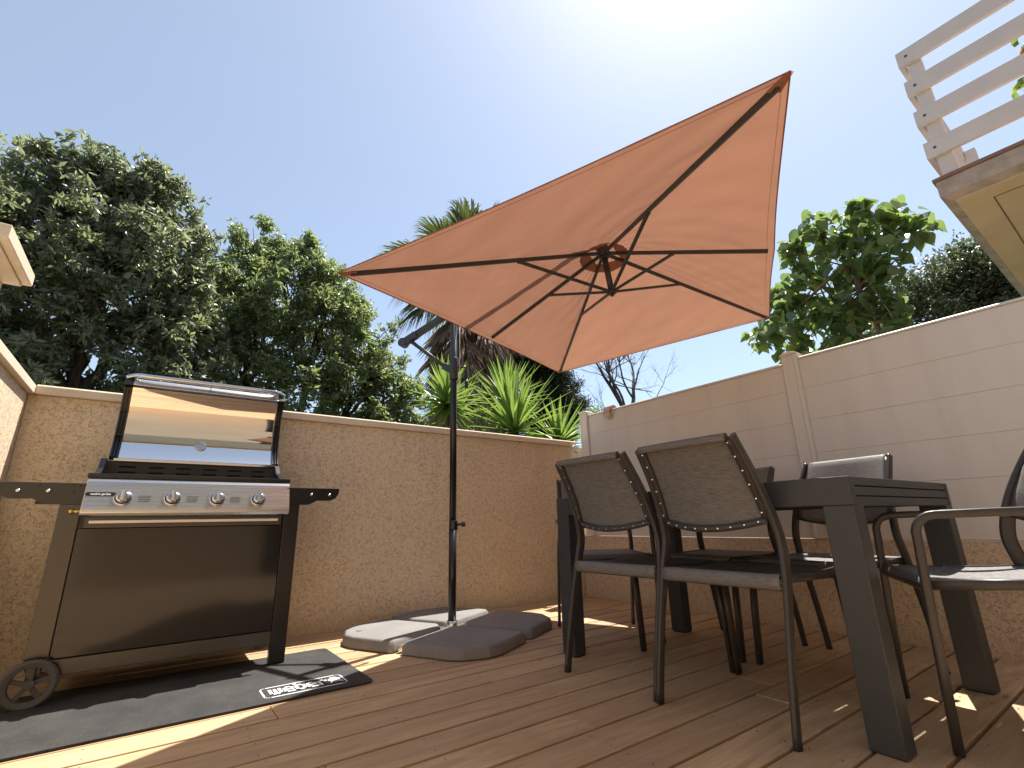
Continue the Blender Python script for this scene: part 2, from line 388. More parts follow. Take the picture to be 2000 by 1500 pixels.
o = c.build('folded_sheet', m_clip, h); 
MB().tube([(-.036, -.042, -.03), (-.013, -.042, .03), (.02, -.042, .048)], .004, 6).build('rim', m_terra, h)

# house behind and balcony
O = (2., -2.3, -.28)
hs = empty('house', O); tag(hs, 'beige rendered house wall that carries the balcony', 'house')
f = MB()
x0, x1, H = -1.2, 8.5, 7.2
wins = [(1.3, 4.2, 0., 2.3), (1.4, 2.8, 3.2, 5.2), (4.9, 6.3, 2.67, 4.8)]
xs = sorted({x0, x1, *[w_[0] for w_ in wins], *[w_[1] for w_ in wins]}); zz = sorted({-.28, H, *[w_[2] for w_ in wins], *[w_[3] for w_ in wins]})
for a, b in zip(xs, xs[1:]):
    for c_, e in zip(zz, zz[1:]):
        if any(a >= w_[0]-1e-6 and b <= w_[1]+1e-6 and c_ >= w_[2]-1e-6 and e <= w_[3]+1e-6 for w_ in wins): continue
        f.box(a, YH-.3, c_, b, YH-.004, e)
sub(f, O).build('wall', m_facade, hs)
for a, b, c_, e in wins:
    wf = sub(MB().box(a, YH-.16, c_, a+.06, YH-.10, e).box(b-.06, YH-.16, c_, b, YH-.10, e).box(a+.061, YH-.16, e-.06, b-.061, YH-.10, e).box((a+b)/2-.03, YH-.155, c_, (a+b)/2+.03, YH-.105, e-.061), O).build('window', m_dgrey, hs)
    sub(MB().box(a, YH-.14, c_, b, YH-.13, e), O).build('pane', m_glass, wf)
sub(MB().box(x0-.3, YH-.3, H+.001, x1+.3, YH+.35, H+.12), O).build('eaves', m_facade, hs)

BX, BY, BZ = 3.69, .48, 2.5
O = (BX, BY, BZ)
bl = empty('balcony', O); tag(bl, 'balcony slab with a white slatted railing, at the upper right', 'balcony')
s_ = MB(); s_.prism([(BX+.0, BZ+.055), (BX+.0, BZ+.135), (7.4, BZ+.135), (7.4, BZ), (BX+.055, BZ)], BY, YH, 'y')
def slab():
    b = MB(); X1 = 7.4; t = BZ+.135
    b.add([(BX+.05, BY-.05, BZ), (X1, BY-.05, BZ), (X1, YH, BZ), (BX+.05, YH, BZ), (BX, BY, BZ+.03), (X1, BY, BZ+.03), (X1, YH, BZ+.03), (BX, YH, BZ+.03), (BX, BY, t), (X1, BY, t), (X1, YH, t), (BX, YH, t)],
          [(0,1,2,3),(0,4,5,1),(1,5,6,2),(2,6,7,3),(3,7,4,0),(4,8,9,5),(5,9,10,6),(6,10,11,7),(7,11,8,4),(8,11,10,9)]); return b
sub(slab(), O).build('slab', m_conc, bl)
so_ = MB().box(BX+.052, YH+.01, BZ-.006, 7.38, BY-.055, BZ-.001)
so_ = sub(so_, O).build('soffit', m_soffit, bl)
dk = Mat('groove_shadow', (.22, .14, .08), .9).m
gr = MB().box(BX+.20, YH+.02, BZ-.0085, BX+.207, BY-.20, BZ-.0065); gr.box(BX+.2075, BY-.207, BZ-.0085, 7.3, BY-.20, BZ-.0065)
sub(gr, O).build('drip_groove', dk, bl)
sub(MB().box(BX-.012, YH+.01, BZ+.137, 7.41, BY+.012, BZ+.160), O).build('edge_tile', m_tile, bl, bevel=.003)
tops = [3.66, 3.413, 3.165, 2.916]
for side in ('y', 'x'):
    for tp in tops:
        mb = MB()
        if side == 'y': mb.box(BX-.03, YH+.02, tp-.12, BX-.002, BY, tp)
        else: mb.box(BX+.0005, BY-.028, tp-.12, 7.3, BY, tp)
        sub(mb, O).build('slat', m_whitew, bl, bevel=.003)
for (px, py) in ((BX+.035, BY-.075), (BX+.035, -.75), (BX+.035, -2.0), (5.2, BY-.065), (6.9, BY-.065)):
    sub(MB().box(px-.035, py-.035, BZ+.161, px+.035, py+.035, 3.60), O).build('rail_post', m_whitew, bl, bevel=.003)
for tp in tops:
    bt = MB(); bt.cyl((BX-.034, BY-.05, tp-.06), (BX-.0301, BY-.05, tp-.06), .008, 10); sub(bt, O).build('bolt', m_chair, bl)

# hanging pot
O = (BX+.13, -.11, 3.08)
pt = empty('flower_pot', O); tag(pt, 'terracotta pot with yellow-green leaves behind the balcony railing', 'flower pot')
p = MB(); p.tube([(0, 0, .0), (0, 0, .16), (0, 0, .165), (0, 0, .2), (0, 0, .2), (0, 0, .17)], [.06, .08, .09, .092, .082, .078], 24); p.build('pot', m_terra, pt)

def leaves(P, N, size, asp, mat, name, parent, fold=.25, off=None):
    """P: centres (n,3); N: axis dirs (n,3); each leaf a folded 6-vertex blade"""
    n = len(P); A = N/np.linalg.norm(N, axis=1, keepdims=True)
    rnd = rng.normal(size=(n, 3)); S = np.cross(A, rnd); S /= np.linalg.norm(S, axis=1, keepdims=True); U = np.cross(S, A)
    L = (size*rng.uniform(.65, 1.3, n))[:, None]; W = L*asp
    base = P-A*L*.5; tip = P+A*L*.5-U*L*.12; mid = P+A*L*.05+U*L*.04
    l = P+S*W*.5-U*W*fold; r = P-S*W*.5-U*W*fold
    V = np.stack([base, l, tip, r, mid], 1).reshape(-1, 3)
    b = np.arange(n)[:, None]*5
    F = np.stack([b+0, b+4, b+1, b+1, b+4, b+2, b+2, b+4, b+3, b+3, b+4, b+0], 2).reshape(-1, 3)
    if off is not None: V = V-np.array(off)
    me = bpy.data.meshes.new(name); me.vertices.add(len(V)); me.vertices.foreach_set('co', V.astype(np.float32).ravel())
    me.loops.add(F.size); me.loops.foreach_set('vertex_index', F.astype(np.int32).ravel())
    me.polygons.add(len(F)); me.polygons.foreach_set('loop_start', np.arange(0, F.size, 3, dtype=np.int32)); me.polygons.foreach_set('loop_total', np.full(len(F), 3, dtype=np.int32))
    me.update(); me.validate(); me.materials.append(mat)
    o = bpy.data.objects.new(name, me); COL.objects.link(o); o.parent = parent; return o
def cloud(blobs, per_m3, clump, cr, hang=.25, shell=.55, flat=1.0, wob=.42, tuft=0.):
    """clumped leaf centres in a union of lumpy ellipsoids"""
    Ps = []; Ns = []
    for (x, y, z, r) in blobs:
        nc = max(4, int(per_m3*r**2.4)); c = rng.normal(size=(nc, 3)); c /= np.linalg.norm(c, axis=1, keepdims=True)
        rad = r*(shell+(1-shell)*rng.random(nc)**.7)*rng.uniform(.55, 1.08, nc)
        lump = 1+wob*np.sin(c[:, 0]*5+x*3)*np.sin(c[:, 1]*6+y)*np.cos(c[:, 2]*5+z*2)
        c = c*(rad*lump)[:, None]*np.array([1, 1, flat])+np.array([x, y, z])
        k = rng.poisson(clump, nc)+3; cc = np.repeat(c, k, 0); d = rng.normal(size=(len(cc), 3))*cr*np.array([1.1, 1.1, .7])
        twig = np.repeat(rng.normal(size=(nc, 3)), k, 0)*.7
        if tuft:
            dd = rng.normal(size=(len(cc), 3)); tw = np.repeat(rng.normal(size=(nc, 3))+np.array([0, 0, .25]), k, 0); tw /= np.linalg.norm(tw, axis=1, keepdims=True)
            dd = dd/np.linalg.norm(dd, axis=1, keepdims=True)+tw*.55; dd /= np.linalg.norm(dd, axis=1, keepdims=True)
            st_ = tw*rng.uniform(-1, 0, len(cc))[:, None]*cr*1.6
            Ps.append(cc+st_+dd*tuft*.62); Ns.append(dd+np.array([0, 0, -.18])); continue
        Ps.append(cc+d); Ns.append(d/cr*.5+rng.normal(size=d.shape)*.6+twig+np.array([0, 0, -hang]))
    return np.concatenate(Ps), np.concatenate(Ns)
P, N = cloud([(O[0]-.0, O[1], 3.32, .10), (O[0]-.02, O[1]+.08, 3.05, .09), (O[0]-.0, O[1]+.09, 3.16, .07)], 900, 5, .05, .4)
leaves(P, N, .07, .5, m_yucca, 'foliage', pt, off=O)

# ------------------------------------------------------------------ trees
def limb(mb, a, b, r0, r1, wob=.08, n=7, rs=None):
    a = Vector(a); b = Vector(b); L = (b-a).length; pts = []; rs = rs or random
    for i in range(n+1):
        t = i/n; s = math.sin(math.pi*t)*wob*L
        pts.append(a.lerp(b, t)+Vector((rs.uniform(-1, 1), rs.uniform(-1, 1), rs.uniform(-.6, .6)))*s*.5+Vector((0, 0, -s*.5)))
    mb.tube(pts, [r0+(r1-r0)*i/n for i in range(n+1)], 7); return pts
def tree(name, label, cat, base, trunk_top, blobs, mat, barkm, r0, leaf, per, clump, cr, group=None, hang=.25, shell=.4, forks=None, asp=.42, twigs=5, sprays=0, tuft=0.):
    t = empty(name, base); tag(t, label, cat, group)
    tb2 = MB(); tb = MB(); rs = random.Random(len(blobs)*7+int(abs(base[0])*10))
    B = Vector(base); T = Vector(trunk_top)
    limb(tb, B, T, r0, r0*.75, .04, 6, rs)
    fk = [Vector(q) for q in (forks or [])]
    for q in fk: limb(tb, T, q, r0*.65, r0*.38, .08, 7, rs)
    for bl_ in blobs:
        c = Vector(bl_[:3]); src = min(fk+[T], key=lambda q: (q-c).length)
        p = limb(tb, src, c, r0*.32, r0*.10, .10, 7, rs)
        for _ in range(twigs):
            e = c+Vector((rs.gauss(0, 1), rs.gauss(0, 1), rs.gauss(.2, 1))).normalized()*bl_[3]*.85
            limb(tb, p[rs.randint(3, 7)], e, r0*.10, r0*.03, .12, 5, rs)
    extra = []; tb2 = tb
    if sprays:
        for bl_ in blobs:
            if bl_[3] < .3: continue
            for _ in range(sprays):
                dq = Vector((rs.gauss(0, 1), rs.gauss(0, .8), rs.gauss(.25, 1))).normalized(); rr_ = rs.uniform(.09, .22); k_ = rs.uniform(.95, 1.38)
                c_ = Vector(bl_[:3])+dq*bl_[3]*k_; extra.append((c_.x, c_.y, c_.z, rr_)); extra.append((*(Vector(bl_[:3])+dq*bl_[3]*(k_-.2)), rr_*1.2))
                limb(tb2, Vector(bl_[:3])+dq*bl_[3]*.5, c_, .012, .005, .08, 4, rs)
    sub(tb, base).build('trunk', barkm, t, fixn=False)
    subs = []
    for q in blobs:
        if sprays and q[3] > .35:
            for _ in range(int(13*(q[3]/.9)+5)):
                dq = Vector((rs.gauss(0, 1), rs.gauss(0, 1), rs.gauss(0, .9))).normalized()*q[3]*rs.uniform(.35, .95); e_ = q[3]*rs.uniform(.24, .42)
                subs.append((q[0]+dq.x, q[1]+dq.y, q[2]+dq.z, e_))
        else: subs.append(q)
    P, N = cloud(subs+extra, per, clump, cr, hang, shell, tuft=tuft)
    leaves(P, N, leaf, asp, mat, 'crown', t, off=base); return t
T1 = [(-2.3, 9.3, 5.19, .81), (-1.85, 9.0, 5.55, .72), (-1.15, 9.2, 5.65, .74), (-.62, 9.0, 5.45, .62), (-1.93, 8.7, 4.32, .88), (-1.17, 8.9, 4.66, 1.0), (-.42, 9.0, 4.70, .72), (-1.55, 9.2, 3.55, .80), (-.75, 9.0, 3.75, .75), (-1.9, 8.9, 3.07, .77), (-.15, 9.2, 3.9, .60), (-1.80, 9., 6.10, .32), (-1.3, 9.0, 6.12, .30), (-.66, 9.0, 6.05, .30), (-.10, 9., 5.60, .22), (.05, 9., 5.15, .24), (-2.73, 9., 4.6, .97), (-2.44, 9.0, 3.18, .94), (-1.43, 9.3, 2.60, .5), (-3.6, 9.4, 4.4, 1.1), (-3.4, 9.3, 5.6, .9), (-1.62, 9., 6.55, .2), (-1.0, 9., 6.52, .2), (.25, 9.5, 3.2, .6), (.15, 9.4, 4.4, .5), (-.5, 9.3, 2.8, .6), (-2.1, 9., 2.2, .8), (-.9, 9.8, 2.3, .5), (.15, 9.6, 4.9, .25), (-3.6, 9.3, 3.0, 1.)]
tree('oak_tree', 'tall silvery-green tree at the far left, its dark trunk forking above the wall', 'tree', (-1.3, 9.2, -.28), (-1.15, 9.2, 2.5), T1, m_leafA, m_bark, .15, .125, 185, 11, .12, tuft=.125, sprays=9, asp=.36, group= 'leafy trees behind the garden wall', forks=[(-.7, 9.1, 3.6), (-1.25, 9.15, 3.9), (-2.1, 9.2, 3.7)])
T2 = [(.85, 10.7, 5.75, .84), (1.65, 10.5, 5.75, .95), (.51, 10.3, 4.89, .92), (1.37, 10.4, 4.65, 1.15), (2.49, 10.5, 4.91, 1.0), (3.4, 10.5, 4.5, .78), (.84, 10.6, 3.66, .91), (2.07, 10.3, 3.65, 1.05), (3.27, 10.5, 3.6, .90), (4.0, 10.5, 3.30, .72), (.47, 10.5, 3.0, .68), (.97, 10.5, 6.50, .42), (1.9, 10.5, 6.55, .42), (2.51, 10.5, 5.85, .50), (4.45, 10.5, 3.85, .22), (3.75, 10.5, 4.2, .4), (3.0, 10.5, 5.35, .42), (3.9, 10.5, 3.95, .55), (4.55, 10.5, 3.35, .45), (1.45, 10.5, 6.7, .22), (2.4, 10.5, 6.35, .2), (1.2, 10.4, 2.5, .7), (2.6, 10.5, 2.5, .8), (3.7, 10.5, 2.4, .7), (-.2, 10.5, 2.6, .7), (.0, 10.6, 3.9, .65), (4.5, 10.5, 2.6, .5), (4.75, 10.5, 2.9, .2)]
tree('oak_tree', 'rounder mid-green tree rising behind the open barbecue lid and left of the parasol', 'tree', (2.0, 10.8, -.28), (2.0, 10.7, 2.0), T2, m_leafB, m_bark, .15, .125, 185, 11, .12, tuft=.125, sprays=9, asp=.36, group= 'leafy trees behind the garden wall', forks=[(1.2, 10.6, 3.3), (2.3, 10.6, 3.5), (3.1, 10.6, 2.9)])
T3 = [(9.5, 1.8, 3.85, .49), (9.5, 1.35, 3.97, .50), (9.5, 1.0, 3.92, .42), (9.5, .78, 3.49, .65), (9.5, 1.18, 3.3, .53), (9.5, .42, 3.57, .7), (9.5, 1.9, 3.3, .49), (9.6, 2.3, 3.3, .4), (9.6, 0, 3.4, .7), (9.5, .95, 4.3, .22), (9.7, 1.5, 2.7, .7), (9.7, .5, 2.7, .7)]
tree('hedge_tree', 'dense olive-green tree seen under the balcony at the right', 'tree', (9.7, 1.2, -.28), (9.7, 1.2, 1.8), T3, m_leafE, m_bark, .12, .08, 420, 18, .10, shell=.5, sprays=6)
CT = [(4.4, 1.37, 3.06, .20), (4.5, 1.08, 2.94, .23), (4.4, .86, 2.87, .17), (4.45, .76, 2.75, .13), (4.5, 1.24, 2.69, .28), (4.3, .97, 2.54, .20), (4.4, 1.61, 2.71, .20), (4.5, 1.50, 2.37, .26), (4.4, 1.22, 2.25, .24), (4.4, 1.02, 2.2, .13), (4.3, 1.71, 2.35, .21), (4.4, 1.98, 2.27, .16), (4.4, 1.62, 3.0, .12), (4.3, .99, 2.0, .10), (4.5, 1.8, 2.1, .18), (4.5, 1.4, 2.0, .2), (4.4, 1.05, 3.12, .1), (4.4, 1.78, 2.55, .15)]
def broad_leaves(P, size, mat, name, parent, off):
    mb = MB(); out = [(0, 0), (.16, .30), (.10, .42), (.34, .55), (.26, .62), (.44, .86)]  # half outline handled below
    half = [(0, 0), (.20, -.06), (.42, .10), (.46, .34), (.34, .56), (.20, .74), (.10, .88), (0, 1.05)]
    for q in P:
        s = size*rng.uniform(.6, 1.25); a = rng.uniform(0, 2*math.pi); tilt = rng.uniform(.15, 1.15)
        dirv = Vector((math.cos(a)*math.cos(-tilt), math.sin(a)*math.cos(-tilt), -math.sin(tilt))); side = dirv.cross(Vector((rng.normal()*.35, rng.normal()*.35, 1))).normalized(); nn = side.cross(dirv)
        o_ = Vector(q); k0 = rng.uniform(.10, .35); cu = rng.uniform(.05, .3)
        mid = [o_+dirv*t*s-nn*cu*t*t*s for t in (0, .25, .5, .75, 1.05)]
        L = [o_+dirv*t*s+side*w_*s+nn*(w_*k0-cu*t*t)*s for w_, t in half[1:-1]]; Rr = [o_+dirv*t*s-side*w_*s+nn*(w_*k0-cu*t*t)*s for w_, t in half[1:-1]]
        vs = mid+L+Rr  # 5 mid, 6 L, 6 R
        f_ = [(0, 5, 6, 1), (1, 6, 7, 2), (2, 7, 8, 3), (3, 8, 9), (3, 9, 10, 4), (0, 1, 12, 11), (1, 2, 13, 12), (2, 3, 14, 13), (3, 15, 14), (3, 4, 16, 15)]
        mb.add(vs, f_, True)
    return sub(mb, off).build(name, mat, parent, fixn=False)
O = (4.45, 1.15, -.28)
ct = empty('broadleaf_tree', O); tag(ct, 'young tree with big heart-shaped leaves growing just behind the panel fence', 'tree')
tb = MB(); rs = random.Random(5)
st = limb(tb, O, (4.45, 1.12, 1.8), .035, .03, .02, 6, rs)
for q in ((4.5, 1.05, 2.5), (4.45, 1.4, 2.3), (4.4, 1.2, 2.7)):
    limb(tb, (4.45, 1.12, 1.8), q, .022, .014, .06, 6, rs)
    for b_ in CT:
        if rs.random() < .55: limb(tb, q, b_[:3], .009, .004, .08, 5, rs)
sub(tb, O).build('trunk', bark('smooth_bark', (.22, .17, .12)), ct, fixn=False)
Pc = []
for (x, y_, z, r) in CT:
    n_ = int(62*(r/.2)**2)+16; c = rng.normal(size=(n_, 3)); c /= np.linalg.norm(c, axis=1, keepdims=True); c *= (r*rng.random(n_)**.45)[:, None]; Pc += list(c+np.array([x, y_, z]))
broad_leaves(Pc, .105, m_leafC, 'crown', ct, O)

CN = [(6.9, 8.5, 4.15, .42), (7.48, 8.5, 3.9, .40), (7.95, 8.5, 3.75, .26), (7.12, 8.5, 3.31, .55), (7.85, 8.5, 3.15, .42), (8.25, 8.5, 4.0, .13), (6.3, 8.5, 4.4, .5), (8.2, 8.5, 3.45, .18), (7.2, 8.5, 4.5, .3), (7.4, 8.6, 2.6, .6)]
tree('conifer_tree', 'dark green conifer between the palm and the bare tree', 'tree', (7.2, 8.6, -.28), (7.2, 8.6, 2.2), CN, m_leafD, m_bark, .13, .07, 1500, 30, .09, hang=-.3, shell=.2, asp=.25, sprays=10)
BS = [(7.27, 7.0, 2.86, .17), (7.05, 7.0, 2.75, .15), (7.45, 7., 2.7, .15), (7.2, 7., 2.45, .25)]
tree('bamboo_clump', 'small tuft of narrow light green leaves beside the end of the fence', 'plant', (7.25, 7.0, -.28), (7.25, 7.0, 2.2), BS, m_yucca, m_bark, .03, .11, 800, 8, .07, hang=-.2, shell=.2, asp=.16)

# bare tree
O = (10.9, 9.0, -.28)
bt_ = empty('bare_tree', O); tag(bt_, 'leafless grey tree with forked twigs behind the fence', 'tree')
tb = MB(); rs = random.Random(21)
def grow(a, dirv, L, r, dep):
    pts = [Vector(a)]; dv = Vector(dirv).normalized(); n = 6
    for i in range(n):
        dv = (dv+Vector((rs.gauss(0, .13), rs.gauss(0, .10), rs.gauss(.03, .09)))).normalized(); pts.append(pts[-1]+dv*L/n)
    tb.tube(pts, [r*(1-.5*i/n) for i in range(n+1)], 6 if dep > 2 else 4, caps=False)
    if dep == 0: return
    for _ in range(3 if dep > 1 else 4):
        k_ = rs.randint(2, n); q = Vector((rs.gauss(0, .75), rs.gauss(0, .5), rs.gauss(.15, .5)))
        grow(pts[k_], dv+q, L*rs.uniform(.55, .78), r*.45, dep-1)
limb(tb, O, (10.85, 9.0, 3.3), .13, .10, .02, 5, rs)
for dr, L_, r_ in (((-.95, 0, 1.0), 1.9, .080), ((.40, 0, 1.), 2.0, .085), ((-1.0, 0, .50), 1.4, .04), ((1., 0, .60), 1.3, .035), ((-.25, .2, 1.2), 1.7, .05)): grow((10.85, 9.0, 3.3), dr, L_, r_, 4)
sub(tb, O).build('branches', m_barkG, bt_, fixn=False)

# palm
O = (4.45, 8.1, -.28)
pm = empty('fan_palm', O); tag(pm, 'fan palm with a thick skirt of hanging dead fronds, partly hidden by the parasol', 'palm tree')
tb = MB(); pts = [Vector((4.7, 8.1, -.28)).lerp(Vector((4.95, 8.1, 5.9)), i/10) for i in range(11)]
tb.tube(pts, [.30, .27, .25, .24, .24, .24, .25, .26, .28, .30, .22], 14); sub(tb, O).build('trunk', m_barkP, pm)
def fan(mb, base, dirv, pet, rad, droop, segs=22, spread=2.5, wid=.030):
    base = Vector(base); dv = Vector(dirv).normalized(); side = dv.cross(Vector((0, 0, 1)))
    if side.length < .1: side = dv.cross(Vector((0, 1, 0)))
    side.normalize(); upn = side.cross(dv)
    hub_ = base+dv*pet+Vector((0, 0, -droop*pet*.3))
    mb.tube([base, base.lerp(hub_, .5)+Vector((0, 0, .04)), hub_], [.018, .013, .010], 5)
    for i in range(segs):
        a = -spread/2+spread*i/(segs-1); a += rng.normal()*.03
        e = (dv*math.cos(a)+side*math.sin(a)).normalized(); L = rad*rng.uniform(.82, 1.05)*(1-.12*abs(a)); w_ = wid*rad
        nrm = upn*.35+side*(.25 if i % 2 else -.25)
        p1 = hub_+e*L*.5+Vector((0, 0, -droop*L*.10)); p2 = hub_+e*L*.82+Vector((0, 0, -droop*L*.38)); p3 = hub_+e*L*.98+Vector((0, 0, -droop*L*.85))
        t = e.cross(upn).normalized()
        z_ = upn*(.02*(1 if i % 2 else -1))
        mb.add([hub_, p1+t*w_+z_, p1-t*w_-z_, p2+t*w_*.7, p2-t*w_*.7, p3], [(0, 1, 2), (1, 3, 4, 2), (3, 5, 4)])
crown = Vector((4.95, 8.1, 5.85)); live = MB()
for i in range(22):
    a = i*2.399; e = R_(72-88*(i/22)**.9); fan(live, crown+Vector((0, 0, .15-.25*i/22)), (math.cos(a)*math.cos(e), math.sin(a)*math.cos(e), math.sin(e)), rng.uniform(.75, 1.1), rng.uniform(.75, .95), .5+.5*(i/22), 26, 2.1, .021)
for tgt in ((3.75, 7.9, 6.75), (4.45, 7.9, 7.40), (5.35, 8, 7.75), (5.75, 8, 7.9), (3.05, 7.9, 5.95), (3.2, 7.8, 4.6), (3.35, 8.2, 5.0), (4.9, 8, 7.7), (3.2, 8.2, 5.4), (3.5, 7.9, 4.75)):
    dv = Vector(tgt)-crown; L_ = dv.length*(1.12 if dv.z > 0 else 1.); fan(live, crown, dv, L_*.55, L_*.55, .30 if dv.z > 0 else .55, 34, 1.8, .019)
sub(live, O).build('green_fronds', m_palm, pm, fixn=False)
dead = MB()
for i in range(170):
    t = rng.random(); z_ = 5.45-2.35*t; a = rng.uniform(0, 2*math.pi); cx = 4.7+.25*(z_+.28)/6.28
    out = rng.uniform(.3, 1.05)*(1-.35*t); e = Vector((math.cos(a)*out, math.sin(a)*out, -1)).normalized()
    fan(dead, (cx+math.cos(a)*.26, 8.1+math.sin(a)*.26, z_), e, rng.uniform(.35, .75), rng.uniform(.6, .95), .1, 14, 1.1, .020)
o = sub(dead, O).build('dead_skirt', m_dead, pm, fixn=False)

# yuccas
def yucca(base, head, L, n, label, seed):
    t = empty('yucca_plant', base); tag(t, label, 'yucca', 'spiky yucca plants behind the garden wall')
    mb = MB(); limb(mb, base, head, .05, .04, .03, 6, random.Random(seed)); sub(mb, base).build('trunk', m_barkP, t, fixn=False)
    dm = MB(); mb = MB(); Hh = Vector(head); r = np.random.default_rng(seed)
    for i in range(n):
        u = i/n; a = i*2.399+r.normal()*.1; e = R_(86-138*u**.92)+r.normal()*.06; ll = L*r.uniform(.8, 1.08)*(.75+.4*math.sin(math.pi*min(1, u+.25))); w_ = .024*r.uniform(.85, 1.15)
        dv = Vector((math.cos(a)*math.cos(e), math.sin(a)*math.cos(e), math.sin(e))); sd_ = dv.cross(Vector((0, 0, 1))).normalized(); un = sd_.cross(dv)
        P0 = Hh+Vector((0, 0, .12*(1-u))); dr = r.uniform(.02, .18)*(1 if u > .3 else .3)
        c = [P0+dv*ll*t_+Vector((0, 0, -dr*ll*t_*t_)) for t_ in (0, .3, .65, 1.)]
        vs = []
        for q, wd in zip(c[:3], (w_*.8, w_, w_*.75)): vs += [q+sd_*wd+un*wd*.35, q-un*wd*.1, q-sd_*wd+un*wd*.35]
        vs.append(c[3]); (dm if u > .86 and i % 2 else mb).add(vs, [(0,3,4,1),(1,4,5,2),(3,6,7,4),(4,7,8,5),(6,9,7),(7,9,8)])
    sub(mb, base).build('leaf_rosette', m_yucca, t, fixn=False); sub(dm, base).build('dead_leaves', m_dead, t, fixn=False)
yucca((2.52, 4.65, -.28), (2.50, 4.65, 1.88), .50, 100, 'spiky yucca half hidden by the parasol pole', 1)
yucca((3.35, 4.5, -.28), (3.32, 4.5, 1.60), .74, 135, 'largest bright green yucca, in front of the dead palm skirt', 2)
yucca((3.62, 5.1, -.28), (3.66, 5.1, 2.10), .62, 110, 'highest yucca, just below the lowest corner of the parasol', 3)
yucca((4.02, 4.5, -.28), (4.02, 4.5, 1.50), .56, 110, 'yucca nearest the white end post of the fence', 4)
yucca((2.9, 5.2, -.28), (2.9, 5.2, 1.85), .55, 90, 'yucca behind, between the parasol pole and the largest yucca', 5)
yucca((4.35, 4.15, -.28), (4.35, 4.15, 1.33), .36, 80, 'low dark yucca tucked against the wall corner', 6)

# ------------------------------------------------------------------ parasol
A = Vector((2.175, 1.910, 2.364)); U_ = Vector((.886, .453, .097)); V_ = Vector((.446, -.891, .090)); N_ = Vector((-.127, .037, .991)); a_, b_, h_ = 2.845, 1.886, .365
CC = A-N_*h_; cen = CC
PB = Vector((1.575, 2.815, 0)); O = (PB.x, PB.y, 0)
um = empty('parasol', O); tag(um, 'large tilted terracotta cantilever parasol over the table', 'parasol')
cor = {'L': CC-U_*a_/2-V_*b_/2, 'B': CC+U_*a_/2-V_*b_/2, 'R': CC+U_*a_/2+V_*b_/2, 'T': CC-U_*a_/2+V_*b_/2, 'm1': CC-V_*b_/2, 'm2': CC+V_*b_/2}
for k_ in ('m1', 'm2'): cor[k_] = cor[k_]+N_*.012
def canopy(mb, apex, ring, tmax=1., tmin=0., sag=.045, n=12, mm=14, lift=0., wr=0.):
    K = len(ring)
    for i in range(K):
        P, Q = ring[i], ring[(i+1) % K]; vs = []; wdt = (P-Q).length/2.8
        for r_ in range(n+1):
            t = tmin+(tmax-tmin)*r_/n
            for c_ in range(mm+1):
                s_ = c_/mm; e = P.lerp(Q, s_); inn = (cen-e).normalized()
                p = apex.lerp(e, t)+N_*(-sag*wdt*math.sin(math.pi*s_)*t*(1.05-t)*2.2+lift)+inn*(.024*wdt*math.sin(math.pi*s_)*t**3)
                if wr: dd = min(s_, 1-s_)*wdt*2.8*t; p = p+N_*wr*(math.exp(-dd/.10)*math.sin(t*47+i*2.1+s_*9)*math.sin(t*13+i)+.6*math.sin(t*21+s_*17+i*1.7)*math.sin(s_*11+t*5))*min(1, dd/.015)*(1 if t < .98 else .3)
                vs.append(p)
        fs = [(r_*(mm+1)+c_, r_*(mm+1)+c_+1, (r_+1)*(mm+1)+c_+1, (r_+1)*(mm+1)+c_) for r_ in range(n) for c_ in range(mm)]
        mb.add(vs, fs, True)
ring = [cor[k_] for k_ in ('L', 'm1', 'B', 'R', 'm2', 'T')]
CREASE = True
cm = MB(); canopy(cm, A, ring, 1., .085, n=44, mm=44, wr=.0075); cn = sub(cm, O).build('canopy', m_canvas, um, fixn=False)
vr = []
for k_ in range(16):
    a = 2*math.pi*k_/16; vr.append(A-N_*(.36*.20)+U_*math.cos(a)*.22+V_*math.sin(a)*.16+N_*.012)
vt = MB(); vt.add([A+N_*.045]+vr, [(0, 1+i, 1+(i+1) % 16) for i in range(16)], True); sub(vt, O).build('vent_flap', m_canvas, cn, fixn=False)
hm = MB()
for i in range(6):
    P, Q = ring[i], ring[(i+1) % 6]; wdt = (P-Q).length/2.8; pts = []
    for c_ in range(15):
        s_ = c_/14; e = P.lerp(Q, s_); inn = (cen-e).normalized(); pts.append(e+N_*(-.045*wdt*math.sin(math.pi*s_)*.05*2.2-.003)+inn*(.024*wdt*math.sin(math.pi*s_)))
    if False: w2 = [p+(cen-p).normalized()*.028-N_*.001+N_*.028*.25 for p in pts]
    if False: hm.add([Vector(v)-N_*.0045 for v in vs], [(j, j+1, 16+j, 15+j) for j in range(14)], True)
    hm.tube(pts, .0030, 6); hm.tube([p+(cen-p).normalized()*.036-N_*.004+N_*.009 for p in pts], .0008, 4)
sub(hm, O).build('hem', m_canvas, cn, fixn=False)
for k_ in ('L', 'B', 'R', 'T'):
    pk = MB()
    e = cor[k_]; dn = (A-e).normalized(); sd_ = dn.cross(N_).normalized()
    pk.add([e-N_*.004+sd_*.012, e-N_*.004-sd_*.012, e+dn*.085-sd_*.028-N_*.018, e+dn*.085+sd_*.028-N_*.018], [(0, 1, 2, 3)])
    sub(pk, O).build('corner_pocket', m_canvas, cn, fixn=False)
hubB = A-N_*.30
sub(MB().cyl(A+N_*.05, A-N_*.045, .042, 18).cyl(A-N_*.045, A-N_*.06, .03, 18), O).build('hub', m_dgrey, um, bevel=.003)
sub(MB().cyl(A-N_*.05, hubB, .020, 14), O).build('hub_mast', m_dgrey, um)
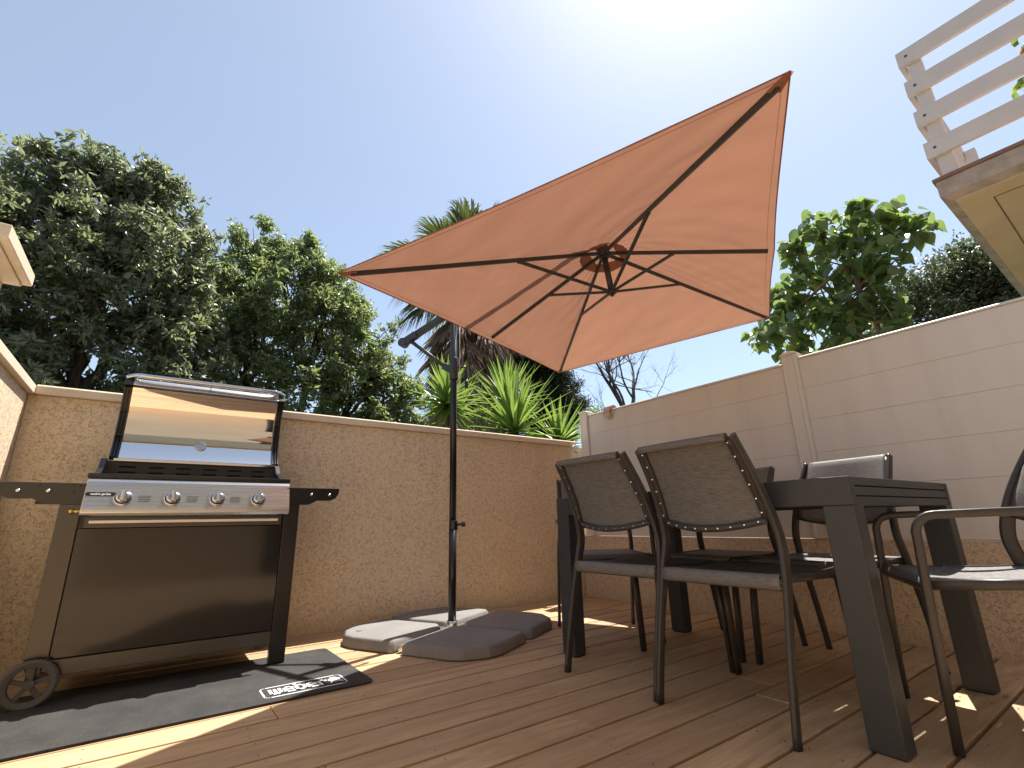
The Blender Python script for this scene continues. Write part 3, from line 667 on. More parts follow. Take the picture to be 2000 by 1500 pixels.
sub(MB().cyl(hubB+N_*.012, hubB-N_*.014, .030, 18).cyl(hubB-N_*.014, hubB-N_*.03, .012, 12), O).build('lower_hub', m_dgrey, um, bevel=.002)
for k_ in ('L', 'm1', 'B', 'R', 'm2', 'T'):
    e = cor[k_]; dn = (e-A); L = dn.length; dn.normalize()
    s0 = A+dn*.03-N_*.02; s1 = e-dn*(.06 if k_ not in ('m1', 'm2') else .035)-N_*.014
    rb = sub(MB().bar(s0, s1, .015, .022, N_), O).build('rib', m_dgrey, um, bevel=.0015)
    j_ = A+dn*L*(.40 if k_ not in ('m1', 'm2') else .44)-N_*.028
    sub(MB().bar(hubB, j_, .018, .014, N_).cyl(j_-dn.cross(N_)*.012, j_+dn.cross(N_)*.012, .009, 10), O).build('strut', m_dgrey, rb, bevel=.001)
# pole, boom and crank
ptop = Vector((PB.x-.012, PB.y+.008, 2.16))
sub(MB().tube([(PB.x, PB.y, .03), (PB.x-.003, PB.y+.002, .62)], .0245, 24), O).build('lower_pole', m_black, um)
sub(MB().tube([(PB.x-.003, PB.y+.002, .6205), ptop], .0225, 24), O).build('upper_pole', m_black, um)
kb = MB(); kb.cyl((PB.x+.02, PB.y-.01, .635), (PB.x+.048, PB.y-.028, .635), .010, 12); kb.cyl((PB.x+.044, PB.y-.0255, .635), (PB.x+.066, PB.y-.04, .635), .017, 8); kb.tube([(PB.x, PB.y, .60), (PB.x, PB.y, .66)], .0275, 24)
sub(kb, O).build('clamp_knob', m_black, um, bevel=.002)
bdir = Vector((2.175-1.575, 1.910-2.815, 0)).normalized()
E_ = Vector((1.335, 3.175, 1.94)); bt2 = Vector((1.58, 2.805, 2.145)); bend = Vector((A.x, A.y, A.z+.26))-bdir*.10
bm_ = MB(); bm_.tube([E_, bt2, bt2.lerp(bend, .5), bend], 1., 12, ref=(bdir.y, -bdir.x, 0), flat=(.019, .028)); sub(bm_, O).build('boom', m_dgrey, um)
sub(MB().bar(bend-bdir*.05, bend+bdir*.06+Vector((0, 0, .01)), .05, .06).bar(bend+bdir*.02, A+N_*.05, .028, .03, (1, 0, 0)), O).build('hanger', m_dgrey, um, bevel=.004)
sd2 = Vector((bdir.y, -bdir.x, 0))
eb = MB(); eb.cyl(E_-sd2*.028, E_+sd2*.028, .034, 20); eb.bar(E_, E_+(bt2-E_)*.25, .046, .05); sub(eb, O).build('elbow_joint', m_dgrey, um, bevel=.002)
sub(MB().cyl(E_-sd2*.0285, E_-sd2*.0330, .020, 16), O).build('elbow_bolt', m_brass, um)
sp0 = E_+(bt2-E_)*.10; sp1 = Vector((1.532, 2.872, 1.70))
sub(MB().tube([sp0, sp1], 1., 10, ref=sd2, flat=(.010, .014)), O).build('stay', m_dgrey, um)
cl_ = MB(); cl_.tube([(PB.x-.008, PB.y+.006, 1.60), (PB.x-.008, PB.y+.006, 1.76)], .031, 20); cl_.bar(sp1+Vector((-.01, .01, .01)), (PB.x-.01, PB.y, 1.66), .04, .05)
co_ = sub(cl_, O).build('crank_collar', m_dgrey, um, bevel=.003)
cr_ = MB(); cr_.tube(bez([(PB.x+.02, PB.y-.01, 1.69), (PB.x+.055, PB.y-.035, 1.695), (PB.x+.066, PB.y-.042, 1.65), (PB.x+.066, PB.y-.042, 1.585)], 12), .008, 8); cr_.tube([(PB.x+.066, PB.y-.042, 1.60), (PB.x+.066, PB.y-.042, 1.54)], [.011, .013], 10)
sub(cr_, O).build('crank_handle', m_black, co_)
sub(MB().tube([(PB.x+.018, PB.y-.022, 2.12), (PB.x+.022, PB.y-.024, 1.7), (PB.x+.02, PB.y-.022, 1.42)], .0018, 5), O).build('cord', m_white, um)
# cross foot
cf = MB()
u2 = Vector((math.cos(.469), math.sin(.469), 0)); v2 = Vector((-math.sin(.469), math.cos(.469), 0))
cc_ = Vector((PB.x, PB.y, 0))
cf.bar(cc_-u2*.48+Vector((0, 0, .022)), cc_+u2*.48+Vector((0, 0, .022)), .03, .03); cf.bar(cc_-v2*.48+Vector((0, 0, .0215)), cc_+v2*.48+Vector((0, 0, .0215)), .03, .029)
cf.tube([(PB.x, PB.y, .02), (PB.x, PB.y, .075)], .032, 20)
sub(cf, O).build('cross_foot', m_rivet, um)
# four weight slabs
def slab_weight(su, sv, label):
    g0, e = .024, .515; c0 = PB+u2*su*(g0+(e-g0)/2)+v2*sv*(g0+(e-g0)/2); o_ = empty('parasol_weight', (c0.x, c0.y, 0), .469); tag(o_, label, 'parasol weight', 'resin weight slabs around the foot of the parasol')
    k0 = (e-g0)/2
    P = [(-k0+.05, -k0), (k0-.02, -k0), (k0, -k0+.02), (k0, k0-.20), (k0-.025, k0-.12), (k0-.12, k0-.025), (k0-.20, k0), (-k0+.02, k0), (-k0, k0-.02), (-k0, -k0+.05)]
    P = [(x*su, y_*sv) for x, y_ in P]
    if su*sv < 0: P = P[::-1]
    b = bmesh.new()
    lv = [(.0035, 1.03), (.010, 1.035), (.040, 1.01), (.054, .985), (.0595, .955), (.0605, .82)]
    rings = []
    for z_, s_ in lv:
        Q = P if z_ > .002 else P
        s2 = s_/1.03; rings.append([b.verts.new((x*s2, y_*s2, z_)) for x, y_ in Q])
    for r0, r1 in zip(rings, rings[1:]):
        for i in range(len(r0)): b.faces.new((r0[i], r0[(i+1) % len(r0)], r1[(i+1) % len(r0)], r1[i]))
    b.faces.new(rings[-1]); b.faces.new(rings[0][::-1]); bmesh.ops.recalc_face_normals(b, faces=b.faces)
    me = bpy.data.meshes.new('slab'); b.to_mesh(me); b.free(); me.materials.append(m_slab)
    o2 = bpy.data.objects.new('slab', me); COL.objects.link(o2); o2.parent = o_
    md = o2.modifiers.new('b', 'BEVEL'); md.width = .005; md.segments = 2; md.limit_method = 'ANGLE'; md.angle_limit = R_(20)
    for p in me.polygons: p.use_smooth = True
    plug = MB().cyl((k0*su*.45, k0*sv*.45, .057), (k0*su*.45, k0*sv*.45, .0645), .018, 16).build('filler_plug', m_slab, o_, bevel=.002)
slab_weight(-1, 1, 'sunlit weight slab at the left, nearest the barbecue mat')
slab_weight(-1, -1, 'shaded weight slab in front of the parasol pole')
slab_weight(1, -1, 'shaded weight slab at the right, nearest the table')
slab_weight(1, 1, 'sunlit weight slab at the back, against the garden wall')

# ------------------------------------------------------------------ table
tw, tl = .915, 1.42
tb_ = empty('garden_table', (2.205, 1.305, 0), R_(-1.7)); tag(tb_, 'anthracite metal extending garden table with slatted ends', 'table')
hx, hy = tw/2, tl/2
for sx in (-1, 1):
    for sy in (-1, 1):
        x_ = sx*(hx-.0365); y_ = sy*(hy-.0455)
        mb = MB(); mb.box(x_-.036, y_-.045, .004, x_+.036, y_+.045, .6695); lg = mb.build('leg', m_dgrey, tb_, bevel=.003)
        MB().box(x_-.030, y_-.039, 0, x_+.030, y_+.039, .0038).build('foot_pad', m_black, lg)
for sx in (-1, 1):
    x_ = sx*(hx-.015); MB().box(x_-.015, -hy+.0, .670, x_+.015, hy, .757).build('side_rail', m_dgrey, tb_, bevel=.002)
for sy in (-1, 1):
    for j_ in range(3):
        z_ = .668+.031*j_; y_ = sy*(hy-.02); MB().box(-hx+.031, y_-.018, z_, hx-.031, y_+.018, z_+.0275).build('end_slat', m_dgrey, tb_, bevel=.002)
n_ = 11; wd = (tl-.10)/n_
for i in range(n_):
    y0 = -hy+.05+i*wd; MB().box(-hx+.031, y0+.003, .735, hx-.031, y0+wd-.003, .760).build('top_slat', m_dgrey, tb_, bevel=.002)
for q in (-hx+.04, hx-.07): MB().box(q, -hy+.06, .69, q+.03, hy-.06, .734).build('runner', m_black, tb_)

# ------------------------------------------------------------------ chairs
PROF = [(0., .0), (.022, .12), (.05, .25), (.088, .40), (.108, .48), (.121, .55), (.110, .62), (.082, .70), (.038, .79), (-.014, .875), (-.036, .910)]
def taper(z): return max(0., min(1., (z-.45)/.46))*.036
def prof_at(z):
    for (s0, z0), (s1, z1) in zip(PROF, PROF[1:]):
        if z0 <= z <= z1: return s0+(s1-s0)*(z-z0)/(z1-z0)
    return PROF[-1][0]
def make_chair(arms):
    t = empty('garden_armchair' if arms else 'garden_chair'); W = .238; yb = -.265
    tube = lambda pts, fl, ref, n=12: MB().tube(pts, 1., n, ref=ref, flat=fl)
    for sx in (-1, 1):
        x_ = sx*W; pts = bez([(x_-sx*taper(z), yb+s, z) for s, z in PROF], 40)
        rr = [1.0 if p.z < .3 else 1.0+.25*math.sin(min(1, (p.z-.3)/.5)*math.pi) for p in pts]
        MB().tube(pts, rr, 14, ref=(1, 0, 0), flat=(.0088, .0170)).build('rear_post', m_chair, t)
        if arms:
            xa = sx*(W+.004); P = [(xa, .262, .004), (xa, .252, .30), (xa, .240, .56)]+[(xa, .240-.055*(1-math.cos(a)), .578+.058*math.sin(a)) for a in np.linspace(.15, math.pi/2, 6)]+[(xa, .05, .640), (xa, -.08, .642), (xa, yb+.115, .640)]
            MB().tube(P, 1., 12, ref=(1, 0, 0), flat=(.011, .0125)).build('arm_tube', m_chair, t)
        else:
            MB().tube([(x_, .262, .003), (x_-sx*.002, .248, .22), (x_-sx*.006, .228, .425)], [1, 1.05, 1.15], 12, ref=(1, 0, 0), flat=(.010, .0175)).build('front_leg', m_chair, t)
        MB().tube([(sx*(W-.014), yb+.105, .445), (sx*(W-.014), .235, .436)], 1., 10, ref=(1, 0, 0), flat=(.011, .015)).build('seat_rail', m_chair, t)
    # seat : sagging sheet wrapped over front and rear bars
    s_ = MB(); nx, ny = 12, 16; vs = []; w_ = W-.012
    prof = []
    for j in range(ny+1):
        v = j/ny; y_ = -.165+.40*v; prof.append((y_, .458-.006*math.sin(math.pi*v)))
    prof = [(-.186, .409), (-.195, .416), (-.197, .432), (-.195, .450), (-.184, .460)]+prof+[(.246, .450), (.254, .438), (.252, .424), (.242, .414)]
    for (y_, z_) in prof:
        for i in range(nx+1):
            u = i/nx; e = 1 if (-.165 <= y_ <= .235) else .15; vs.append(((u-.5)*2*w_, y_, z_-.020*e*math.sin(math.pi*u)*math.sin(math.pi*max(0, min(1, (y_+.165)/.40)))))
    K = nx+1; fs = [(j*K+i, j*K+i+1, (j+1)*K+i+1, (j+1)*K+i) for j in range(len(prof)-1) for i in range(nx)]
    s_.add(vs, fs, True); se = s_.build('seat', m_seat, t, fixn=False); md = se.modifiers.new('s', 'SOLIDIFY'); md.thickness = .004; md.offset = -1
    MB().tube([(-w_-.006, -.176, .436), (w_+.006, -.176, .436)], .0135, 12).build('rear_bar', m_chair, t)
    MB().tube([(-w_, .240, .432), (w_, .240, .432)], .015, 12).build('front_bar', m_chair, t)
    # backrest
    zt = .908; vs = []; nx, nz = 16, 14; B_ = []
    def bp(u, v, bulge=0.):
        zb = .632-.030*math.sin(math.pi*u)**.8; z_ = zb+(zt-zb)*v; s0 = prof_at(z_); xw = (W-.018-taper(z_))*(u*2-1)
        return Vector((xw, yb+s0-.044*math.sin(math.pi*u)*(1-.85*v)+.004, z_))
    for j in range(nz+1):
        for i in range(nx+1): vs.append(bp(i/nx, j/nz))
    # wrap over the top bar
    for q in ((-.012, .010), (-.024, .008), (-.030, -.004), (-.028, -.018)):
        for i in range(nx+1):
            p = bp(i/nx, 1.); vs.append(p+Vector((0, q[0], q[1])))
    K = nx+1; bk = MB().add(vs, [(j*K+i, j*K+i+1, (j+1)*K+i+1, (j+1)*K+i) for j in range(nz+4) for i in range(nx)], True)
    bo = bk.build('backrest', m_tex, t, fixn=False); md = bo.modifiers.new('s', 'SOLIDIFY'); md.thickness = .003; md.offset = 0
    fr = MB(); off = Vector((0, -.010, 0))
    for u in (.0, 1.): fr.tube([bp(u, v)+off for v in np.linspace(0, .97, 14)], 1., 8, ref=(1, 0, 0), flat=(.013, .009))
    fr.tube([bp(u, .0)+off for u in np.linspace(0, 1, 20)], 1., 8, ref=(0, 0, 1), flat=(.012, .008))
    fo = fr.build('back_frame', m_chair, t)
    MB().tube([bp(u, 1.)+Vector((0, -.013, -.004)) for u in np.linspace(0, 1, 12)], .0125, 10).build('top_bar', m_chair, t)
    rp = [bp(u, v)+Vector((.004*(1 if u < .5 else -1), -.0185, 0)) for u in (.0, 1.) for v in np.linspace(.08, .92, 6)]+[bp(u, .0)+Vector((0, -.0175, 0)) for u in np.linspace(.06, .94, 9)]
    r0_ = None
    for p in rp:
        if r0_ is None: r0_ = MB().tube([(0, 0, 0), (0, -.0035, 0)], [.0042, .0028], 8).build('rivet', m_rivet, fo); q_ = r0_
        else: q_ = r0_.copy(); COL.objects.link(q_); q_.parent = fo
        q_.location = p
    for sx in (-1, 1):
        MB().cyl((sx*(W if not arms else W+.004), -.265 if False else yb, .0), (sx*W, yb, .006), .013, 10).build('foot_cap', m_black, t)
    return t
ch = make_chair(False); ac = make_chair(True)
def place(o, x, y_, rz, label, group): o.location = (x, y_, 0); o.rotation_euler = (0, 0, R_(rz)); tag(o, label, 'chair', group)
g1_ = 'armless mesh chairs along the table sides'; g2_ = 'armchairs at the table ends'
c2, c3, c4 = copy_tree(ch), copy_tree(ch), copy_tree(ch)
place(ch, 1.855, 1.066, -90, 'nearest armless chair, its riveted brown mesh back towards the viewer', g1_)
place(c2, 1.86, 1.566, -89, 'armless chair on the near side of the table, next to the parasol weights', g1_)
place(c3, 2.573, 1.602, 85.8, 'armless chair across the table, mostly hidden behind the nearest chair', g1_)
place(c4, 2.546, 1.045, 81.3, 'armless chair across the table, its back showing above the tabletop by the fence', g1_)
a2 = copy_tree(ac)
place(ac, 2.221, .429, 29.6, 'armchair at the right end of the table, with a sunlit seat', g2_)
place(a2, 2.261, 2.196, 147.7, 'armchair pushed in at the far end of the table, towards the wall corner', g2_)

# ------------------------------------------------------------------ barbecue mat
O = (.30, 2.57, 0)
mt = empty('barbecue_mat', O); tag(mt, 'black rubber mat under the barbecue, lettering in its front corner', 'mat')
x0, x1, y0, y1, r_ = -.62+.05, .868, 2.215, 2.945, .025
P = []
for cx, cy, a0 in ((x1-r_, y0+r_, -90), (x1-r_, y1-r_, 0), (x0+r_, y1-r_, 90), (x0+r_, y0+r_, 180)):
    P += [(cx+r_*math.cos(R_(a0+a)), cy+r_*math.sin(R_(a0+a))) for a in (0, 22, 45, 67, 90)]
sub(MB().prism(P, .002, .008, 'z'), O).build('rubber_sheet', m_mat, mt)
lg = MB(); zt = .0092
def strip(mb, P, w_, z0, z1):
    for a, b in zip(P, P[1:]):
        a = Vector(a); b = Vector(b); d_ = (b-a).normalized(); n = Vector((-d_.y, d_.x))*w_/2; e = d_*w_*.5
        vs = [a+n-e, b+n+e, b-n+e, a-n-e]; mb.add([(v.x, v.y, z0) for v in vs]+[(v.x, v.y, z1) for v in vs], [(0,1,2,3),(7,6,5,4),(0,4,5,1),(1,5,6,2),(2,6,7,3),(3,7,4,0)])
X0, X1, Y0, Y1 = .458, .775, 2.268, 2.402
rr = .018; P = []
for cx, cy, a0 in ((X1-rr, Y0+rr, -90), (X1-rr, Y1-rr, 0), (X0+rr, Y1-rr, 90), (X0+rr, Y0+rr, 180)): P += [(cx+rr*math.cos(R_(a0+a)), cy+rr*math.sin(R_(a0+a))) for a in (0, 30, 60, 90)]
strip(lg, P+[P[0]], .006, .0085, zt)
sub(lg, O).build('printed_border', m_print, mt)
tx = MB(); wl, hl, sw = .029, .060, .0115; bx_, by_ = X0+.030, Y0+.036
glyph = {'w': [[(0, hl), (0, 0), (2*wl*.62, 0), (2*wl*.62, hl)], [(wl*.62, hl*.9), (wl*.62, 0)]],
         'e': [[(wl, hl*.5), (0, hl*.5)], [(wl, hl*.48), (wl, hl), (0, hl), (0, 0), (wl, 0)]],
         'b': [[(0, hl*1.42), (0, 0), (wl, 0), (wl, hl), (0, hl)]],
         'r': [[(0, 0), (0, hl), (wl*.85, hl), (wl*.85, hl*.72)]]}
zz_ = .0086
for ch_ in 'weber':
    for st_ in glyph[ch_]:
        zz_ += .00004
        strip(tx, [(bx_+a_q, by_+b_q) for a_q, b_q in st_][::1], sw if True else sw, zz_, zz_+.0008)
    bx_ += (2*wl*.62 if ch_ == 'w' else wl)+sw*1.45
sub(tx, O).build('lettering', m_print, mt)
kt = MB(); kx, ky = X1-.036, Y0+.078
kt.prism([(kx+.026*math.cos(a), ky+.026*math.sin(a)*.8) for a in np.linspace(0, 2*math.pi, 20)[:-1]], .0085, .0092, 'z')
strip(kt, [(kx-.012, ky-.014), (kx-.024, ky-.042)], .005, .0085, .0092); strip(kt, [(kx+.012, ky-.014), (kx+.024, ky-.042)], .005, .0086, .0093); strip(kt, [(kx-.022, ky-.034), (kx+.022, ky-.034)], .004, .0087, .0094); strip(kt, [(kx-.010, ky+.026), (kx+.010, ky+.026)], .006, .0088, .0095)
sub(kt, O).build('kettle_symbol', m_print, mt)

# ------------------------------------------------------------------ barbecue
O = (.155, 3.0, .008)
bb = empty('gas_barbecue', O); tag(bb, 'black and steel gas barbecue with its mirror lid open, standing by the garden wall', 'barbecue')
def G(mb, name, mat, parent=None, bevel=0., **k): return sub(mb, O).build(name, mat, parent or bb, bevel=bevel, **k)
YF = 2.778
MBx = lambda *a: MB().box(*a)
# legs
G(MBx(-.317, YF, .168, -.245, YF+.03, .752), 'leg', m_leg, bevel=.003)
G(MBx(.556, YF, .010, .628, YF+.04, .752), 'leg', m_black, bevel=.003)
G(MBx(-.317, 3.20, .168, -.245, 3.235, .752), 'leg', m_leg, bevel=.003)
G(MBx(.556, 3.20, .010, .628, 3.235, .752), 'leg', m_black, bevel=.003)
G(MB().box(-.243, YF+.003, .160, .554, YF+.012, .652), 'front_panel', m_panel, bevel=.002)
G(MBx(-.243, YF-.004, .098, .554, YF+.022, .157), 'bottom_rail', m_leg, bevel=.003)
G(MBx(-.243, YF+.030, .10, .554, 3.20, .115), 'bottom_shelf', m_black)
G(MBx(-.240, 3.21, .10, .552, 3.222, .66), 'rear_panel', m_black)
G(MBx(-.243, YF+.031, .16, -.232, 3.199, .66), 'side_panel', m_black); G(MBx(.543, YF+.031, .16, .554, 3.199, .66), 'side_panel', m_black)
# control panel
pr = [(2.805, .862), (2.800, .863), (2.789, .858), (2.783, .848), (2.779, .838), (2.740, .740), (2.736, .728), (2.735, .716), (2.741, .706), (2.752, .700), (2.80, .700)]
cp = MB().prism([(y_, z_) for y_, z_ in pr], -.245, .570); cpo = G(cp, 'control_panel', m_steel, bevel=.004, seg=4)
G(MBx(-.21, 2.752, .672, .525, 2.764, .684), 'drip_lip', m_lip, bevel=.002)
G(MBx(-.225, 2.766, .654, .54, 2.80, .697), 'burner_rail', m_leg)
G(MBx(-.243, 2.80, .655, .553, 3.19, .82), 'firebox', m_black)
G(MBx(-.250, 2.80, .866, .574, 2.83, .886), 'front_lip', m_black, bevel=.003)
for x_ in (-.228, .552):
    G(MB().prism([(2.831, .821), (2.831, .886), (2.93, .90), (3.03, .935), (3.09, .985), (3.19, .985), (3.19, .821)], x_-.012, x_+.012), 'side_plate', m_black, bevel=.002)
bp_ = G(MBx(-.215, 3.10, .821, .539, 3.112, .975), 'back_plate', Mat('sooty_metal', (.03, .028, .027), .5).m)
m_slot = Mat('slot_dark', (.003, .003, .003), .9).m
for i in range(6):
    for j_ in range(2):
        xs_ = -.165+.118*i; G(MBx(xs_, 3.0965, .917+.027*j_, xs_+.066, 3.0998, .925+.027*j_), 'vent_slot', m_slot, bp_, bevel=.001)
# knobs
nrm = Vector((0, -.929, .370)).normalized(); upk = Vector((0, .370, .929))
for x_ in (-.112, .068, .246, .424):
    c0 = Vector((x_, 2.7543, .776)); o1 = G(MB().tube([c0, c0+nrm*.006, c0+nrm*.008], [.033, .033, .030], 28), 'knob', m_chrome, cpo, bevel=.001)
    o1.parent = bb
    G(MB().tube([c0+nrm*.0078, c0+nrm*.010], .0290, 28), 'knob_ring', m_black, o1); kk = MB(); kk.tube([c0+nrm*.010, c0+nrm*.020, c0+nrm*.024], [.0265, .0245, .021], 28); 
    kk.bar(c0+nrm*.026-upk*.023, c0+nrm*.030+upk*.026, .015, .020, nrm); G(kk, 'knob_grip', m_chrome, o1, bevel=.003)
    i0 = c0+upk*.043+nrm*.002; G(MB().tube([i0, i0+nrm*.006], [.007, .004], 12), 'marker_light', m_chrome, o1)
    mk = MB()
    for q in range(10):
        a = R_(150+q*9); p = c0+Vector((1, 0, 0))*math.cos(a)*.042+upk*math.sin(a)*.042+nrm*.0012; mk.bar(p-upk*.0015, p+upk*.0015, .0015, .001, nrm)
    G(mk, 'dial_mark', m_dgrey, cpo).parent = bb
    fl_ = MB()
    for q in range(4):
        p = c0+Vector((.055, 0, 0))+upk*(.012-.008*q)+nrm*.0012; fl_.bar(p, p+Vector((.045-.004*(q % 2), 0, 0)), .0012, .001, nrm)
    if x_ < .4: G(fl_, 'fine_print', m_dgrey, cpo).parent = bb
bd = MB(); n16 = 8; c0 = Vector((-.190, 2.7613, .7935)); P2 = []
for sx, a0 in ((1, -90), (-1, 90)):
    for a in np.linspace(0, 180, n16): P2.append((sx*.043+.0085*math.cos(R_(a0+a)), .0085*math.sin(R_(a0+a))))
vs = [c0+Vector((x_, 0, 0))+upk*z_+nrm*q for q in (.0, .002) for x_, z_ in P2]; nn = len(P2)
bd.add(vs, [tuple(range(nn)), tuple(range(2*nn-1, nn-1, -1))]+[(i, nn+i, nn+(i+1) % nn, (i+1) % nn) for i in range(nn)])
bdo = G(bd, 'badge', m_black)
tx = text_mesh("cook'in garden", .0125, .0002, .0002, 1., 'CENTER'); tx.v = [tuple(c0+Vector((a*.93, 0, 0))+upk*(b-.0040)+nrm*(.0023+c)) for a, b, c in tx.v]
G(tx, 'lettering', m_print, bdo)
G(MB().tube([(-.246, 2.775, .722), (-.270, 2.775, .722)], .007, 10).tube([(-.270, 2.775, .722), (-.282, 2.775, .722)], .011, 6), 'gas_fitting', m_brass)
# side shelves
m_brk = Mat('dark_bracket', (.035, .033, .033), .35).m
def bracket(sgn, x0, x1, mat):
    z0, z1 = .752, .840; L = x1-x0
    P = [(x0, z1), (x1-.004, z1), (x1, z1-.006), (x1-.004, z1-.028), (x1-.018, z1-.052), (x1-.045, z1-.066), (x1-.118, z1-.066), (x1-.130, z1-.074), (x1-.150, z0+.004), (x1-.165, z0), (x0, z0)]
    if sgn < 0: P = [(x0+x1-a, b) for a, b in P]
    return MB().prism(P, YF, YF+.012, 'y')
for sgn, x0, x1, mt_ in ((1, .556, .830, m_black), (-1, -.600, -.245, m_leg)):
    if sgn < 0: x0 = -.522
    sh_ = G(bracket(sgn, x0, x1, mt_), 'shelf_bracket', m_brk if sgn < 0 else m_black, bevel=.002)
    bx0, bx1 = (x0, x1-.01) if sgn > 0 else (x0+.01, x1)
    G(MBx(bx0+.02, YF+.0125, .822, bx1-.02, 3.22, .838), 'side_shelf', m_black, bevel=.003)
    bq = (.682, .776) if sgn > 0 else (-.451, -.361)
    for x_ in bq: G(MB().tube([(x_, YF, .805), (x_, YF-.006, .805), (x_, YF-.010, .805)], [.0085, .0080, .004], 14), 'bolt', m_rivet, sh_)
G(MBx(-.395, YF+.0125, .752, -.32, YF+.03, .765), 'shelf_stiffener', m_black)
hol = MB()
for x_, z_ in ((-.283, .829), (-.262, .829), (-.278, .800), (-.39, .829)): hol.cyl((x_, YF-.0006, z_), (x_, YF, z_), .003, 8)
G(hol, 'screw_hole', m_slot)
# wheels
for yw in (2.745, 3.235):
    wo = G(MB(), 'wheel', m_rubber) if False else None
    ty = MB(); cx, cz = -.281, .088; n = 40
    profw = [(.060, -.013), (.078, -.017), (.0855, -.012), (.0868, 0), (.0855, .012), (.078, .017), (.060, .013)]
    vs = []; 
    for i in range(n*2):
        a = math.pi*i/n; rr_ = 0.0 if i % 2 else -.0022
        for r_, yy_ in profw: q = r_+(rr_ if r_ > .077 else 0); vs.append((cx+q*math.cos(a), yw+yy_, cz+q*math.sin(a)))
    K = len(profw); ty.add(vs, [(i*K+j, i*K+(j+1) % K, ((i+1) % (2*n))*K+(j+1) % K, ((i+1) % (2*n))*K+j) for i in range(2*n) for j in range(K)], False)
    wo = G(ty, 'wheel', m_rubber)
    sp = MB().cyl((cx, yw-.016, cz), (cx, yw+.016, cz), .017, 20)
    for i in range(5):
        a = 2*math.pi*i/5+.3; sp.bar((cx+.014*math.cos(a), yw, cz+.014*math.sin(a)), (cx+.064*math.cos(a), yw, cz+.064*math.sin(a)), .016, .008, (0, 1, 0))
    sp.tube([(cx+.0625*math.cos(a), yw, cz+.0625*math.sin(a)) for a in np.linspace(0, 2*math.pi, 33)], .005, 6)
    G(sp, 'wheel_spokes', m_rubber, wo)
G(MB().cyl((-.281, 2.74, .088), (-.281, 3.24, .088), .006, 10), 'axle', m_rivet)
G(MBx(-.30, YF+.002, .08, -.262, YF+.028, .167).box(-.30, 3.202, .08, -.262, 3.23, .167), 'axle_bracket', m_leg)
# lid
YH0, ZH0, tilt, half, ch_ = 3.105, .985, R_(5), R_(35), .385
Rl = ch_/2/math.sin(half); up_c = Vector((0, math.sin(tilt), math.cos(tilt))); nf = Vector((0, -math.cos(tilt), math.sin(tilt)))
mid = Vector((0, YH0, ZH0))+up_c*ch_/2; ctr = mid+nf*(Rl*math.cos(half)) # centre in front of lid
def arc(t, r=Rl): th = -half+2*half*t; return ctr-nf*r*math.cos(th)+up_c*r*math.sin(th)
lx0, lx1 = -.212, .560; ns = 28
lm = MB(); vs = []
for i in range(ns+1):
    p = arc(i/ns); vs += [(lx0+.034, p.y, p.z), (lx1-.034, p.y, p.z)]
lm.add(vs, [(2*i, 2*i+1, 2*i+3, 2*i+2) for i in range(ns)], True)
lid = G(lm, 'lid', m_mirror, fixn=False)
lb = MB(); vs = []
for i in range(ns+1):
    p = arc(i/ns, Rl+.008); vs += [(lx0, p.y, p.z), (lx1, p.y, p.z)]
lb.add(vs, [(2*i, 2*i+1, 2*i+3, 2*i+2) for i in range(ns)], True); G(lb, 'lid_shell', m_black, lid, fixn=False)
for x0_, x1_ in ((lx0, lx0+.008), (lx0+.014, lx0+.020), (lx0+.027, lx0+.035), (lx1-.035, lx1-.027), (lx1-.020, lx1-.014), (lx1-.008, lx1)):
    e = MB(); vs = []
    for i in range(ns+1):
        p = arc(i/ns, Rl+.006); q = p+(ctr-p).normalized()*.022
        for x_ in (x0_, x1_): vs += [(x_, p.y, p.z), (x_, q.y, q.z)]
    fs = []
    for i in range(ns):
        b = 4*i; fs += [(b, b+4, b+5, b+1), (b+2, b+3, b+7, b+6), (b+1, b+5, b+7, b+3), (b, b+2, b+6, b+4)]
    e.add(vs, fs); G(e, 'lid_rib', m_black, lid)
for t in (.34, .68):
    for sx in (0, 1):
        p = arc(t); xx = lx0+.002 if sx == 0 else lx1-.036; q = p+(ctr-p).normalized()*.024
        G(MB().bar((xx, q.y, q.z), (xx+.034, q.y, q.z), .010, .008), 'rib_clip', m_black, lid)
pt_, pb_ = arc(1.), arc(0.)
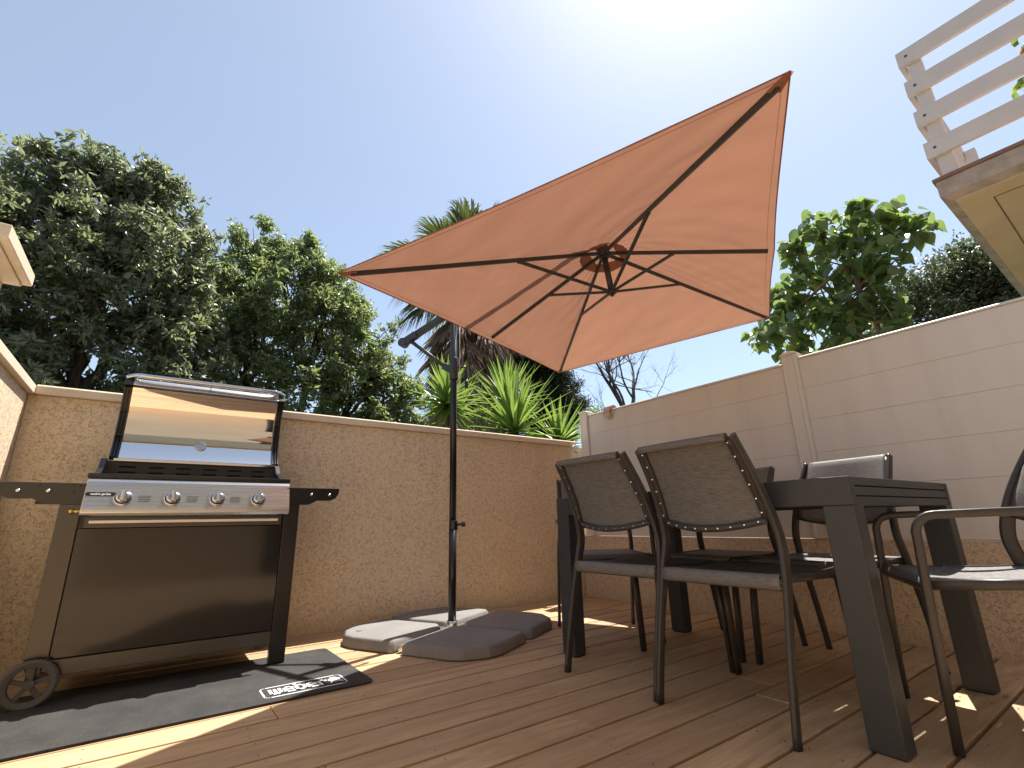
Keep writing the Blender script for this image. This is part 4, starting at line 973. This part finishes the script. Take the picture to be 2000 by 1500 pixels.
G(MB().prism([(pt_.y-.004, pt_.z-.004), (pt_.y-.034, pt_.z+.002), (pt_.y-.036, pt_.z+.006), (pt_.y-.006, pt_.z+.044), (pt_.y+.012, pt_.z+.048)], lx0+.036, lx1-.036), 'lid_lip', m_steel, lid, bevel=.002)
for x0_, x1_ in ((lx0, lx0+.035), (lx1-.035, lx1)): G(MB().prism([(pt_.y, pt_.z-.004), (pt_.y-.035, pt_.z+.001), (pt_.y-.037, pt_.z+.006), (pt_.y-.007, pt_.z+.045), (pt_.y+.013, pt_.z+.049)], x0_, x1_), 'lip_end', m_black, lid, bevel=.002)
G(MB().bar((.17, pt_.y-.0362, pt_.z+.008), (.17, pt_.y-.0075, pt_.z+.0435), .003, .002, (0, -1, 1)), 'lip_seam', m_dgrey, lid)
hy_, hz_ = pt_.y-.032, pt_.z+.056
hp = bez([(lx0+.006, pt_.y-.004, pt_.z+.046), (lx0+.045, pt_.y-.018, pt_.z+.058), (lx0+.10, hy_, hz_), (.17, hy_, hz_), (lx1-.10, hy_, hz_), (lx1-.045, pt_.y-.018, pt_.z+.058), (lx1-.006, pt_.y-.004, pt_.z+.046)], 48)
G(MB().tube(hp, 1., 12, ref=(0, 0, 1), flat=(.011, .015)), 'lid_handle', m_chrome, lid)
G(MB().box(lx0+.02, pb_.y-.020, pb_.z-.013, lx1-.02, pb_.y-.006, pb_.z+.004), 'lid_trim', m_chrome, lid, bevel=.003)
tp_ = arc(.27); nn_ = (ctr-tp_).normalized(); tt_ = Vector((1, 0, 0)); bb_ = nn_.cross(tt_); c1 = Vector((.165, tp_.y, tp_.z))
rg = [c1+nn_*.004+tt_*.026*math.cos(a)+bb_*.026*math.sin(a) for a in np.linspace(0, 2*math.pi, 33)]
G(MB().tube(rg, .0028, 6), 'gauge_rim', m_chrome, lid)
G(MB().cyl(c1+nn_*.001, c1+nn_*.004, .024, 28).bar(c1+nn_*.0045-bb_*.002, c1+nn_*.0045+bb_*.016, .002, .001, nn_), 'gauge_face', m_steel, lid)
